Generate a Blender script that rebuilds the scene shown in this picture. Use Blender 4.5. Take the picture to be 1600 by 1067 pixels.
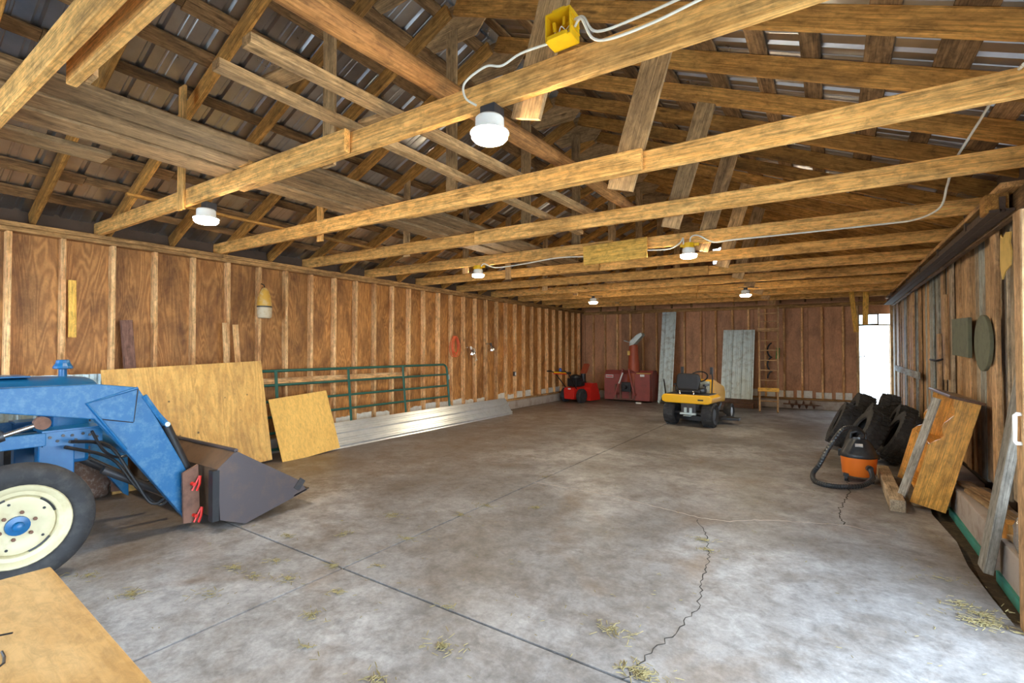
import bpy, bmesh, math, random
from mathutils import Vector, Matrix
random.seed(7)
for o in list(bpy.data.objects): bpy.data.objects.remove(o)
SC = bpy.context.scene
COL = SC.collection
# ------------------------------------------------------------------ camera
CAM_H = 1.45
YAW, PITCH, FPX = math.atan(500/750), math.radians(1.0), 750.0
cd = bpy.data.cameras.new('camera'); cam = bpy.data.objects.new('camera', cd); COL.objects.link(cam)
cd.sensor_width = 36; cd.lens = FPX/1600*36; cd.clip_start = .02; cd.clip_end = 300
cam.location = (0, 0, CAM_H); cam.rotation_euler = (math.pi/2+PITCH, 0, YAW)
SC.camera = cam
# ------------------------------------------------------------------ world (bright, slightly blue overcast daylight)
w = bpy.data.worlds.new('daylight'); SC.world = w; w.use_nodes = True
bg = w.node_tree.nodes['Background']; bg.inputs[0].default_value = (.67, .83, 1.0, 1); bg.inputs[1].default_value = 8.5
SC.view_settings.view_transform = 'Standard'; SC.view_settings.look = 'None'
SC.view_settings.gamma = 1; SC.view_settings.exposure = 0.92; SC.view_settings.use_curve_mapping = False
LAMP_STRENGTH = 190.0
# portals at the building's two big openings (guide the sampling of the sky only)
def portal(loc, rot, sx, sy):
    l = bpy.data.lights.new('daylight_portal', 'AREA'); l.shape = 'RECTANGLE'; l.size = sx; l.size_y = sy
    l.cycles.is_portal = True
    o = bpy.data.objects.new('daylight_portal', l); o.location = loc; o.rotation_euler = rot; COL.objects.link(o)
portal((-4.45, -2.15, 1.25), (-math.pi/2, 0, 0), 3.8, 2.6)
portal((1.4, 1.35, 1.2), (0, math.pi/2, 0), 2.5, 4.3)
portal((.85, 14.35, 1.15), (math.pi/2, 0, 0), .62, 1.9)

# ------------------------------------------------------------------ measuring helper: a photo pixel to a point on a world plane
CP, SP_ = math.cos(PITCH), math.sin(PITCH)
FW = Vector((-math.sin(YAW)*CP, math.cos(YAW)*CP, SP_)); RT = Vector((math.cos(YAW), math.sin(YAW), 0)); UP = RT.cross(FW)
def at(px, py, ax, v):
    r = FW + RT*((px-800)/FPX) - UP*((py-533.5)/FPX); i = 'xyz'.index(ax); c = Vector((0, 0, CAM_H))
    return c + r*((v-c[i])/r[i])

# ------------------------------------------------------------------ materials
def new_mat(name):
    m = bpy.data.materials.new(name); m.use_nodes = True
    nt = m.node_tree; b = nt.nodes['Principled BSDF']; return m, nt, b
def N(nt, t, **k):
    n = nt.nodes.new(t)
    for a, v in k.items():
        if a.startswith('i_'):
            key = a[2:]; key = int(key) if key.isdigit() else key
            n.inputs[key].default_value = v
        else: setattr(n, a, v)
    return n
def ramp(nt, fac, stops):
    r = N(nt, 'ShaderNodeValToRGB'); e = r.color_ramp.elements
    while len(e) > 1: e.remove(e[-1])
    e[0].position = stops[0][0]; e[0].color = (*stops[0][1], 1)
    for p, c in stops[1:]:
        x = e.new(p); x.color = (*c, 1)
    nt.links.new(fac, r.inputs[0]); return r.outputs[0]
def mixc(nt, fac, a, b, mode='MIX'):
    m = N(nt, 'ShaderNodeMix', data_type='RGBA', blend_type=mode)
    for s, v in ((0, fac), (6, a), (7, b)):
        if isinstance(v, (int, float)): m.inputs[s].default_value = v
        elif isinstance(v, tuple): m.inputs[s].default_value = (*v, 1)
        else: nt.links.new(v, m.inputs[s])
    return m.outputs[2]
def coords(nt, scale, rand=40.0):
    tc = N(nt, 'ShaderNodeTexCoord'); oi = N(nt, 'ShaderNodeObjectInfo')
    mu = N(nt, 'ShaderNodeMath', operation='MULTIPLY', i_1=rand); nt.links.new(oi.outputs['Random'], mu.inputs[0])
    va = N(nt, 'ShaderNodeVectorMath', operation='ADD'); nt.links.new(tc.outputs['Object'], va.inputs[0]); nt.links.new(mu.outputs[0], va.inputs[1])
    mp = N(nt, 'ShaderNodeMapping'); mp.inputs['Scale'].default_value = scale; nt.links.new(va.outputs[0], mp.inputs[0])
    return mp.outputs[0], va.outputs[0], oi.outputs['Random']
def noise(nt, vec, scale, detail=5, rough=.6, dist=0):
    n = N(nt, 'ShaderNodeTexNoise'); n.inputs['Scale'].default_value = scale; n.inputs['Detail'].default_value = detail
    n.inputs['Roughness'].default_value = rough; n.inputs['Distortion'].default_value = dist
    nt.links.new(vec, n.inputs['Vector']); return n.outputs[0]
def bump(nt, b, h, strength=.3, dist=.01):
    n = N(nt, 'ShaderNodeBump'); n.inputs['Strength'].default_value = strength; n.inputs['Distance'].default_value = dist
    nt.links.new(h, n.inputs['Height']); nt.links.new(n.outputs[0], b.inputs['Normal'])
def wood(name, light, dark, stain=(.12, .07, .035), rough=.75, var=.28, stain_amt=.55, knots=True, spec=.25):
    """sawn board: grain along local X, knots, stains, every board a little different"""
    m, nt, b = new_mat(name)
    v, raw, rnd = coords(nt, (1.1, 13, 13))
    g = noise(nt, v, 2.2, 6, .65, .6)
    c = ramp(nt, g, [(.3, dark), (.7, light)])
    v2, _, _ = coords(nt, (.9, 3.2, 3.2))
    s = noise(nt, v2, 1.6, 5, .6, .3)
    sf = ramp(nt, s, [(.46, (0, 0, 0)), (.64, (stain_amt,)*3)])
    c = mixc(nt, sf, c, stain)
    fg = noise(nt, coords(nt, (2.2, 75, 75))[0], 1.6, 5, .7)
    c = mixc(nt, 1.0, c, ramp(nt, fg, [(.32, (.5,)*3), (.5, (1.0,)*3), (.68, (1.35,)*3)]), 'MULTIPLY')
    mm = noise(nt, coords(nt, (2.5, 5, 5))[0], 4.5, 6, .7, .5)
    c = mixc(nt, 1.0, c, ramp(nt, mm, [(.33, (.62,)*3), (.55, (1.08,)*3), (.7, (1.25,)*3)]), 'MULTIPLY')
    if knots:
        v3, _, _ = coords(nt, (1.7, 5.5, 5.5))
        vo = N(nt, 'ShaderNodeTexVoronoi'); vo.inputs['Scale'].default_value = 1.25; nt.links.new(v3, vo.inputs['Vector'])
        kf = ramp(nt, vo.outputs['Distance'], [(.05, (.8,)*3), (.12, (0, 0, 0))])
        c = mixc(nt, kf, c, tuple(x*.35 for x in dark))
    hs = N(nt, 'ShaderNodeHueSaturation'); nt.links.new(c, hs.inputs['Color'])
    mr = N(nt, 'ShaderNodeMapRange'); mr.inputs[3].default_value = 1-var; mr.inputs[4].default_value = 1+var*.6
    nt.links.new(rnd, mr.inputs[0]); nt.links.new(mr.outputs[0], hs.inputs['Value'])
    nt.links.new(hs.outputs[0], b.inputs['Base Color']); b.inputs['Roughness'].default_value = rough
    b.inputs['Specular IOR Level'].default_value = spec
    bump(nt, b, fg, .45, .004); return m
def plywood(name, light, dark, stain, rough=.6, ring=5.0, stain_amt=.6, dots=0, var=.15):
    """rotary-cut plywood: long wandering cathedral figure along local X"""
    m, nt, b = new_mat(name)
    v, raw, rnd = coords(nt, (.55, 3.4, 3.4))
    big = noise(nt, v, 1.3, 2, .5, .8)
    sw = N(nt, 'ShaderNodeMath', operation='MULTIPLY', i_1=ring*6); nt.links.new(big, sw.inputs[0])
    sn = N(nt, 'ShaderNodeMath', operation='SINE'); nt.links.new(sw.outputs[0], sn.inputs[0])
    fine = noise(nt, coords(nt, (3, 70, 70))[0], 2, 5, .75)
    ad = N(nt, 'ShaderNodeMath', operation='MULTIPLY_ADD', i_1=.35); nt.links.new(sn.outputs[0], ad.inputs[0]); nt.links.new(fine, ad.inputs[2])
    c = ramp(nt, ad.outputs[0], [(.15, light), (.95, dark)])
    s = noise(nt, coords(nt, (.8, 1.6, 1.6))[0], 2.1, 6, .65, .4)
    sf = ramp(nt, s, [(.45, (0, 0, 0)), (.66, (stain_amt,)*3)])
    c = mixc(nt, sf, c, stain)
    if dots:
        vo = N(nt, 'ShaderNodeTexVoronoi'); vo.inputs['Scale'].default_value = dots; nt.links.new(raw, vo.inputs['Vector'])
        kf = ramp(nt, vo.outputs['Distance'], [(.05, (.85,)*3), (.1, (0, 0, 0))]); c = mixc(nt, kf, c, (.05, .035, .02))
    mm = noise(nt, coords(nt, (3, 7, 7))[0], 4.5, 7, .75, .6)
    c = mixc(nt, 1.0, c, ramp(nt, mm, [(.32, (.74,)*3), (.55, (1.03,)*3), (.7, (1.12,)*3)]), 'MULTIPLY')
    hs = N(nt, 'ShaderNodeHueSaturation'); nt.links.new(c, hs.inputs['Color'])
    mr = N(nt, 'ShaderNodeMapRange'); mr.inputs[3].default_value = 1-var; mr.inputs[4].default_value = 1+var
    nt.links.new(rnd, mr.inputs[0]); nt.links.new(mr.outputs[0], hs.inputs['Value'])
    nt.links.new(hs.outputs[0], b.inputs['Base Color']); b.inputs['Roughness'].default_value = rough
    bump(nt, b, ad.outputs[0], .12, .003); return m
def plain(name, col, rough=.5, metal=0, wear=None, wear_amt=.5, wscale=9, spec=.5, bumpy=0):
    m, nt, b = new_mat(name)
    b.inputs['Roughness'].default_value = rough; b.inputs['Metallic'].default_value = metal
    b.inputs['Specular IOR Level'].default_value = spec
    v, raw, rnd = coords(nt, (1, 1, 1), 11)
    n = noise(nt, v, wscale, 7, .68)
    wc = wear or tuple(x*.6 for x in col)
    f = ramp(nt, n, [(.47, (0, 0, 0)), (.7, (wear_amt,)*3)])
    c = mixc(nt, f, col, wc); nt.links.new(c, b.inputs['Base Color'])
    if bumpy: bump(nt, b, n, bumpy, .01)
    return m
def emit(name, col, s):
    m, nt, b = new_mat(name); b.inputs['Base Color'].default_value = (*col, 1)
    b.inputs['Emission Color'].default_value = (*col, 1); b.inputs['Emission Strength'].default_value = s; return m

M = {}
M['tie'] = wood('tie_timber', (.95, .54, .175), (.70, .345, .088), (.15, .08, .03), stain_amt=.35, var=.22)
M['rafter'] = wood('rafter_timber', (.70, .35, .085), (.42, .195, .045), (.11, .06, .025), stain_amt=.5, var=.3)
M['web'] = wood('web_board', (.62, .39, .18), (.38, .23, .10), (.17, .10, .055), stain_amt=.6, var=.25)
M['purlin'] = wood('purlin_board', (.46, .26, .11), (.22, .12, .048), (.06, .033, .018), stain_amt=.8, var=.4)
M['stud'] = wood('stud_timber', (.92, .60, .30), (.74, .40, .15), (.45, .16, .045), stain_amt=.6, var=.2)
M['plate'] = wood('plate_timber', (.58, .33, .13), (.34, .18, .065), (.12, .065, .03), stain_amt=.6, var=.25)
M['ply_wall'] = plywood('wall_plywood', (.64, .30, .085), (.38, .155, .04), (.14, .052, .016), ring=16, stain_amt=.75, var=.2)
M['ply_back'] = plywood('back_wall_board', (.52, .255, .125), (.38, .18, .082), (.18, .085, .04), ring=1.5, stain_amt=.5, var=.2)
M['ply_yellow'] = plywood('loose_plywood', (.80, .47, .13), (.64, .34, .085), (.30, .15, .05), ring=9, stain_amt=.45, dots=6)
M['ply_clean'] = plywood('clean_plywood', (.78, .46, .11), (.68, .38, .08), (.55, .29, .06), ring=1.5, stain_amt=.4)
M['ply_bench'] = plywood('bench_plywood', (.72, .47, .20), (.56, .32, .10), (.42, .20, .04), ring=2.5, stain_amt=.5)
M['grey_wood'] = wood('weathered_plank', (.62, .41, .21), (.36, .22, .105), (.16, .095, .05), stain_amt=.65, var=.4)
M['silver_wood'] = wood('silvered_board', (.44, .42, .37), (.26, .24, .20), (.15, .13, .10), stain_amt=.4)
M['plank_tan'] = wood('wall_plank_tan', (.74, .48, .25), (.50, .29, .13), (.24, .13, .06), stain_amt=.6, var=.3)
M['plank_grey'] = wood('wall_plank_grey', (.62, .49, .33), (.40, .30, .19), (.13, .10, .07), stain_amt=.6, var=.3)
M['plank_pale'] = wood('wall_plank_painted', (.47, .50, .46), (.36, .36, .30), (.24, .17, .10), stain_amt=.8, var=.15)
M['new_pine'] = wood('new_pine', (.92, .56, .13), (.78, .43, .08), (.6, .3, .05), stain_amt=.3, var=.1)
M['honey'] = wood('varnished_pine', (.85, .46, .10), (.64, .29, .045), (.42, .16, .03), rough=.35, stain_amt=.3, var=.05, spec=.5)
M['dark_varnish'] = wood('dark_varnish', (.16, .07, .03), (.09, .035, .015), rough=.3, var=.05, spec=.5)
M['red_timber'] = wood('red_brown_timber', (.27, .14, .10), (.17, .085, .06), stain_amt=.4, var=.1)
M['log'] = wood('peeled_log', (.46, .22, .07), (.30, .13, .038), (.11, .05, .02), stain_amt=.5, var=.05)
M['rust_dark'] = plain('rusty_track', (.10, .065, .045), .8, .2, (.045, .03, .022), .8, 14)
M['foam_white'] = plain('white_foam', (.75, .73, .66), .9, 0, (.5, .4, .28), .6, 12)
M['curb'] = plain('curb_concrete', (.42, .36, .31), .9, 0, (.22, .15, .11), .8, 5, bumpy=.4)
M['galv'] = plain('galvanised_sheet', (.80, .84, .86), .3, .75, (.62, .66, .68), .6, 5)
M['galv_old'] = plain('dull_galvanised', (.60, .70, .70), .5, .4, (.30, .31, .28), .8, 9)
M['blue'] = plain('tractor_blue', (.005, .105, .275), .32, 0, (.015, .15, .33), .6, 14)
M['blue_worn'] = plain('worn_tractor_blue', (.006, .115, .29), .42, 0, (.11, .25, .38), .6, 20)
M['cream'] = plain('cream_rim', (.66, .60, .38), .45, 0, (.45, .33, .16), .6, 5)
M['rubber'] = plain('tyre_rubber', (.03, .03, .032), .7, 0, (.075, .072, .068), .7, 12, spec=.4)
M['black'] = plain('black_paint', (.012, .012, .014), .45, 0, (.03, .03, .03), .5, 10)
M['dark_steel'] = plain('dark_steel', (.06, .06, .065), .45, .5, (.12, .085, .06), .6, 10)
M['bucket'] = plain('bucket_steel', (.105, .088, .092), .42, .45, (.17, .115, .09), .7, 5)
M['bucket_in'] = plain('rusty_bucket_inside', (.15, .085, .045), .7, .2, (.07, .045, .03), .8, 7)
M['rust'] = plain('rusty_bracket', (.20, .10, .065), .75, .1, (.10, .05, .035), .8, 12)
M['chrome'] = plain('chrome_rod', (.75, .75, .74), .18, 1, (.5, .45, .4), .4, 12)
M['red'] = plain('bright_red', (.62, .02, .012), .4, 0, (.4, .02, .01), .4, 10)
M['blower_red'] = plain('faded_red', (.33, .07, .055), .55, 0, (.18, .055, .045), .8, 5)
M['chute_red'] = plain('orange_red', (.42, .085, .035), .5, 0, (.24, .06, .03), .6, 8)
M['yellow'] = plain('mower_yellow', (.95, .52, .008), .32, 0, (.85, .42, .01), .4, 6)
M['box_yellow'] = plain('yellow_plastic', (.88, .52, .01), .4, 0, (.7, .36, .01), .5, 14)
M['orange'] = plain('vacuum_orange', (.86, .20, .02), .4, 0, (.6, .13, .02), .3, 8)
M['cord'] = plain('orange_cord', (.85, .16, .05), .5)
M['vac_black'] = plain('vacuum_black', (.025, .03, .035), .35, 0, (.08, .085, .09), .6, 10)
M['white'] = plain('white_plastic', (.82, .80, .74), .45, 0, (.7, .66, .56), .4, 8)
M['cable'] = plain('white_cable', (.80, .76, .64), .5)
M['label_white'] = plain('white_sticker', (.8, .8, .78), .6)
M['teal'] = plain('teal_foam', (.06, .33, .27), .8, 0, (.1, .2, .15), .6, 9)
M['gate_green'] = plain('gate_green', (.022, .115, .085), .4, .1, (.03, .06, .05), .6, 12)
M['olive'] = plain('moss_grey_wood', (.155, .165, .105), .8, 0, (.08, .08, .055), .7, 10)
M['soil'] = plain('dark_soil', (.065, .045, .03), .95, 0, (.16, .11, .06), .8, 22, bumpy=.8)
M['sack'] = plain('torn_insulation', (.22, .13, .09), .95, 0, (.50, .42, .36), .8, 26, bumpy=1.0)
M['foil'] = plain('crumpled_foil', (.75, .77, .80), .25, 1, (.4, .4, .42), .7, 18, bumpy=1.0)
M['buoy_y'] = plain('buoy_yellow', (.66, .36, .05), .75, 0, (.65, .55, .38), .8, 14)
M['buoy_w'] = plain('buoy_white', (.62, .52, .36), .8, 0, (.45, .26, .09), .7, 12)
M['silver'] = plain('spun_aluminium', (.82, .83, .85), .22, 1, (.6, .6, .62), .4, 8)
M['straw'] = plain('straw', (.25, .20, .085), .9, 0, (.10, .09, .035), .8, 30)
M['crackline'] = plain('crack_shadow', (.035, .03, .025), .95)
M['gravel'] = plain('outdoor_gravel', (.50, .49, .46), .95, 0, (.38, .37, .34), .8, 2)
M['lens'] = emit('lamp_lens', (1.0, .82, .56), LAMP_STRENGTH)
M['siding'] = plain('outer_siding', (.10, .065, .045), .9)
M['grass_green'] = plain('green_plastic', (.05, .22, .03), .5)
M['blue_cap'] = plain('blue_cap', (.03, .10, .42), .5)
M['paper'] = plain('yellow_paper', (.75, .50, .13), .7)
def glass_mat():
    m, nt, b = new_mat('window_glass'); b.inputs['Base Color'].default_value = (.5, .6, .66, 1)
    b.inputs['Roughness'].default_value = .15; b.inputs['Transmission Weight'].default_value = .8; return m
M['glass'] = glass_mat()
def roof_metal():
    m, nt, b = new_mat('roof_sheet_metal'); v, raw, rnd = coords(nt, (1, 1, 1), 13)
    n = noise(nt, v, 3.5, 6, .6)
    c = ramp(nt, n, [(.3, (.42, .42, .43)), (.7, (.60, .61, .63))]); nt.links.new(c, b.inputs['Base Color'])
    b.inputs['Metallic'].default_value = .95
    r = N(nt, 'ShaderNodeMapRange', i_3=.22, i_4=.38); nt.links.new(n, r.inputs[0]); nt.links.new(r.outputs[0], b.inputs['Roughness'])
    return m
M['roof'] = roof_metal()
def concrete_mat():
    m, nt, b = new_mat('slab_concrete')
    ge = N(nt, 'ShaderNodeNewGeometry'); P = ge.outputs['Position']
    n1 = noise(nt, P, .55, 8, .62, .5); n2 = noise(nt, P, 2.6, 8, .7, .3); n3 = noise(nt, P, 34, 5, .7)
    c = ramp(nt, n1, [(.34, (.13, .115, .10)), (.5, (.25, .24, .235)), (.68, (.44, .437, .435))])
    f2 = ramp(nt, n2, [(.45, (0, 0, 0)), (.64, (.7,)*3)]); c = mixc(nt, f2, c, (.15, .125, .105))
    n5 = noise(nt, P, 9, 7, .75, .4); c = mixc(nt, 1.0, c, ramp(nt, n5, [(.35, (.68,)*3), (.52, (1.0,)*3), (.68, (1.2,)*3)]), 'MULTIPLY')
    n4 = noise(nt, P, .9, 4, .6, 1.0)
    f4 = ramp(nt, n4, [(.55, (0, 0, 0)), (.74, (.55,)*3)]); c = mixc(nt, f4, c, (.19, .125, .075))
    # brown dirt carried in along the left wall, worn thin towards the middle of the floor
    sx = N(nt, 'ShaderNodeSeparateXYZ'); nt.links.new(P, sx.inputs[0])
    mr = N(nt, 'ShaderNodeMapRange', i_1=-2.6, i_2=-6.0, i_3=0, i_4=1); nt.links.new(sx.outputs[0], mr.inputs[0])
    mu = N(nt, 'ShaderNodeMath', operation='MULTIPLY'); nt.links.new(mr.outputs[0], mu.inputs[0]); nt.links.new(n2, mu.inputs[1])
    fl = ramp(nt, mu.outputs[0], [(.1, (0, 0, 0)), (.6, (.65,)*3)]); c = mixc(nt, fl, c, (.21, .135, .08))
    f3 = ramp(nt, n3, [(.35, (.82,)*3), (.65, (1.12,)*3)]); c = mixc(nt, 1.0, c, f3, 'MULTIPLY')
    nt.links.new(c, b.inputs['Base Color'])
    r = N(nt, 'ShaderNodeMapRange', i_3=.30, i_4=.62); nt.links.new(n2, r.inputs[0]); nt.links.new(r.outputs[0], b.inputs['Roughness'])
    b.inputs['Specular IOR Level'].default_value = .4
    bump(nt, b, n3, .12, .004); return m
M['concrete'] = concrete_mat()

# ------------------------------------------------------------------ mesh helpers
def Wm(o):
    m = o.matrix_parent_inverse @ o.matrix_basis if o.parent else o.matrix_basis.copy()
    return Wm(o.parent) @ m if o.parent else m
def place(o, parent, mat4):
    COL.objects.link(o)
    o.matrix_basis = mat4
    if parent is not None:
        o.parent = parent; o.matrix_parent_inverse = Wm(parent).inverted()
    return o
def tag(o, label, cat, group=None, kind=None):
    if label: o['label'] = label
    if cat: o['category'] = cat
    if group: o['group'] = group
    if kind: o['kind'] = kind
    return o
def thing(name, label, cat, loc, group=None, rz=0):
    o = bpy.data.objects.new(name, None); o.empty_display_size = .1
    place(o, None, Matrix.Translation(loc) @ Matrix.Rotation(rz, 4, 'Z'))
    return tag(o, label, cat, group)
class MB:
    def __init__(s): s.v = []; s.f = []; s.x = None
    def add(s, vs, fs):
        n = len(s.v); s.v += [Vector(v) for v in vs]; s.f += [tuple(i+n for i in f) for f in fs]; return s
    def box(s, c, d, rot=None):
        c = Vector(c); hx, hy, hz = d[0]/2, d[1]/2, d[2]/2
        vs = [Vector((x*hx, y*hy, z*hz)) for x in (-1, 1) for y in (-1, 1) for z in (-1, 1)]
        if rot: vs = [rot @ v for v in vs]
        return s.add([c+v for v in vs], [(0, 1, 3, 2), (4, 6, 7, 5), (0, 4, 5, 1), (2, 3, 7, 6), (0, 2, 6, 4), (1, 5, 7, 3)])
    def prism(s, pts, ax, a, b):
        """2D outline (given in the two remaining axes, in order) extruded along ax from a to b"""
        i = 'xyz'.index(ax); o = [j for j in range(3) if j != i]; n = len(pts); vs = []
        for k in (a, b):
            for p in pts:
                v = [0, 0, 0]; v[i] = k; v[o[0]] = p[0]; v[o[1]] = p[1]; vs.append(v)
        return s.add(vs, [tuple(range(n))[::-1], tuple(range(n, 2*n))] + [(j, (j+1) % n, n+(j+1) % n, n+j) for j in range(n)])
    def tube(s, pts, r, n=8, closed=False):
        pts = [Vector(p) for p in pts]; m = len(pts); rings = []; prev = None
        for i, p in enumerate(pts):
            a = pts[(i-1) % m] if (closed or i) else p; b = pts[(i+1) % m] if (closed or i < m-1) else p
            t = (b-a).normalized()
            if prev is None: u = t.orthogonal().normalized()
            else:
                u = prev - t*prev.dot(t); u = u.normalized() if u.length > 1e-6 else t.orthogonal().normalized()
            prev = u; v = t.cross(u); rr = r[i] if isinstance(r, (list, tuple)) else r
            rings.append([p + (u*math.cos(2*math.pi*k/n) + v*math.sin(2*math.pi*k/n))*rr for k in range(n)])
        vs = [q for ring in rings for q in ring]; fs = []
        for i in range(m if closed else m-1):
            for k in range(n):
                a = i*n; b = ((i+1) % m)*n; fs.append((a+k, a+(k+1) % n, b+(k+1) % n, b+k))
        if not closed: fs += [tuple(range(n))[::-1], tuple(range((m-1)*n, m*n))]
        return s.add(vs, fs)
    def lathe(s, prof, c=(0, 0, 0), axis=(0, 0, 1), n=24, ring=False):
        """profile (radius, height) turned around axis through c"""
        ax = Vector(axis).normalized(); u = ax.orthogonal().normalized(); v = ax.cross(u); c = Vector(c); vs = []; fs = []
        for r, h in prof:
            for k in range(n):
                a = 2*math.pi*k/n; vs.append(c + ax*h + (u*math.cos(a)+v*math.sin(a))*max(r, 1e-4))
        for i in range(len(prof)-1):
            for k in range(n): fs.append((i*n+k, i*n+(k+1) % n, (i+1)*n+(k+1) % n, (i+1)*n+k))
        if ring: fs += [((len(prof)-1)*n+k, (len(prof)-1)*n+(k+1) % n, (k+1) % n, k) for k in range(n)]
        else: fs += [tuple(range(n))[::-1], tuple(range((len(prof)-1)*n, len(prof)*n))]
        return s.add(vs, fs)
    def cyl(s, a, b, r, n=16):
        a, b = Vector(a), Vector(b); return s.lathe([(r, 0), (r, (b-a).length)], a, b-a, n)
    def build(s, name, mat, parent=None, smooth=False, bevel=0, org=None, xf=None):
        """one mesh object; vertices are world coordinates (xf maps local ones to the world)"""
        vs = [xf @ v for v in s.v] if xf else s.v
        if org is None:
            if parent is not None: org = Wm(parent).translation
            else:
                k = len(vs); org = Vector((sum(v.x for v in vs)/k, sum(v.y for v in vs)/k, min(v.z for v in vs)))
        org = Vector(org)
        me = bpy.data.meshes.new(name); me.from_pydata([v-org for v in vs], [], s.f); me.update()
        bm = bmesh.new(); bm.from_mesh(me); bmesh.ops.recalc_face_normals(bm, faces=bm.faces)
        if bevel: bmesh.ops.bevel(bm, geom=[e for e in bm.edges if len(e.link_faces) == 2 and e.calc_face_angle(0) > .6], offset=bevel, segments=2, affect='EDGES', profile=.6)
        bm.to_mesh(me); bm.free()
        me.materials.append(M[mat] if isinstance(mat, str) else mat)
        if smooth: smooth_mesh(me)
        o = bpy.data.objects.new(name, me); return place(o, parent, Matrix.Translation(org))
def smooth_mesh(me, ang=40):
    me.polygons.foreach_set('use_smooth', [True]*len(me.polygons)); me.update()
    try: me.set_sharp_from_angle(angle=math.radians(ang))
    except Exception: pass
_bcache = {}
def board_mesh(L, w, t, mat, ch=.004):
    key = (round(L, 3), round(w, 3), round(t, 3), mat)
    if key in _bcache: return _bcache[key]
    c = min(ch, t*.3, w*.3); y, z = w/2, t/2
    prof = [(-y+c, -z), (y-c, -z), (y, -z+c), (y, z-c), (y-c, z), (-y+c, z), (-y, z-c), (-y, -z+c)]
    b = MB().prism(prof, 'x', -L/2, L/2)
    me = bpy.data.meshes.new('board'); me.from_pydata(b.v, [], b.f); me.update()
    bm = bmesh.new(); bm.from_mesh(me); bmesh.ops.recalc_face_normals(bm, faces=bm.faces); bm.to_mesh(me); bm.free()
    me.materials.append(M[mat]); _bcache[key] = me; return me
def board(name, p0, p1, w, t, wdir, mat, parent=None):
    """straight board from p0 to p1 (centre line); w is measured along wdir, t across it"""
    p0, p1 = Vector(p0), Vector(p1); x = (p1-p0).normalized(); z = x.cross(Vector(wdir)).normalized(); y = z.cross(x)
    o = bpy.data.objects.new(name, board_mesh((p1-p0).length, w, t, mat))
    R = Matrix((x, y, z)).transposed().to_4x4()
    return place(o, parent, Matrix.Translation((p0+p1)/2) @ R)
def copy_tree(o, parent=None):
    c = o.copy(); COL.objects.link(c); c.parent = parent
    for ch in o.children: copy_tree(ch, c)
    return c
def spline(pts, per=6):
    pts = [Vector(p) for p in pts]; out = []
    for i in range(len(pts)-1):
        p0 = pts[max(i-1, 0)]; p1 = pts[i]; p2 = pts[i+1]; p3 = pts[min(i+2, len(pts)-1)]
        for k in range(per):
            t = k/per; out.append(.5*((2*p1)+(p2-p0)*t+(2*p0-5*p1+4*p2-p3)*t*t+(3*p1-p0-3*p2+p3)*t**3))
    return out+[pts[-1]]
ORD = ['first', 'second', 'third', 'fourth', 'fifth', 'sixth', 'seventh', 'eighth', 'ninth', 'tenth', 'eleventh', 'twelfth', 'thirteenth']

# ------------------------------------------------------------------ main dimensions
XL, XR, YB, YF = -6.60, 1.16, 14.04, -2.0
RX, RZ, SL = -2.72, 4.36, .425           # ridge: position, underside of the rafters, slope
def tz(x): return 2.69 - .012*(x-XL)      # underside of the tie beams
def rafz(x): return RZ - SL*abs(x-RX)     # underside of the rafters

# ================================================================== FLOOR
fl = MB().box(((XL+XR)/2, 6, -.22), (7.9, 16.3, .12)).build('floor', 'soil'); fl['kind'] = 'structure'
JX, JY = -2.72, 2.05; g = .008
slabs = [(XL-.1, JX-g, YF-.1, JY-g), (XL-.1, JX-g, JY+g, 13.80), (JX+g, XR+.3, YF-.1, JY-g)]
for a, b, c, d in slabs:
    MB().box(((a+b)/2, (c+d)/2, -.08), (b-a, d-c, .16)).build('concrete_slab', 'concrete', fl)
edge = [(JX+g, JY+g), (XR+.3, JY+g), (XR+.3, 3.4), (.79, 3.5), (.765, 3.9), (.745, 4.4), (.77, 4.9), (.72, 5.6), (.80, 6.6), (.78, 8.5), (.80, 13.80), (JX+g, 13.80)]
MB().prism(edge, 'z', -.16, 0).build('concrete_slab', 'concrete', fl)
for c_, d_ in (((JX, 5.9, -.035), (.02, 15.8, .05)), (((XL+XR)/2, JY, -.035), (7.8, .02, .05))): MB().box(c_, d_).build('control_joint', 'crackline', fl)
MB().box((.95, 8.9, -.12), (.42, 10.9, .10)).build('soil_strip', 'soil', fl)
def crack(px, wid, jit, name='crack', mat='crackline'):
    rnd = random.Random(len(px)*3+int(px[0][0])); pts = []
    P3 = [at(x, y, 'z', 0) for x, y in px]
    for a, b in zip(P3, P3[1:]):
        k = max(2, int((b-a).length/.035)); nrm = Vector((-(b-a).y, (b-a).x, 0)).normalized()
        for i in range(k): pts.append(a.lerp(b, i/k) + nrm*rnd.uniform(-jit, jit))
    pts.append(P3[-1]); m = MB(); vs = []; fs = []
    for i, p in enumerate(pts):
        a = pts[max(i-1, 0)]; b = pts[min(i+1, len(pts)-1)]; nrm = Vector((-(b-a).y, (b-a).x, 0)).normalized()
        ww = wid*rnd.uniform(.5, 1.3)
        vs += [p+nrm*ww+Vector((0, 0, .0012)), p-nrm*ww+Vector((0, 0, .0012)), p+nrm*ww-Vector((0, 0, .004)), p-nrm*ww-Vector((0, 0, .004))]
    for i in range(len(pts)-1):
        a = 4*i; b = a+4; fs += [(a, a+1, b+1, b), (a, b, b+2, a+2), (a+1, a+3, b+3, b+1)]
    m.add(vs, fs).build(name, mat, fl)
crack([(975, 1062), (1010, 1025), (1060, 985), (1092, 945), (1098, 905), (1108, 870), (1103, 835), (1090, 812)], .0028, .014)
crack([(1335, 700), (1322, 735), (1327, 770), (1312, 795), (1318, 820)], .004, .016)
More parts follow.
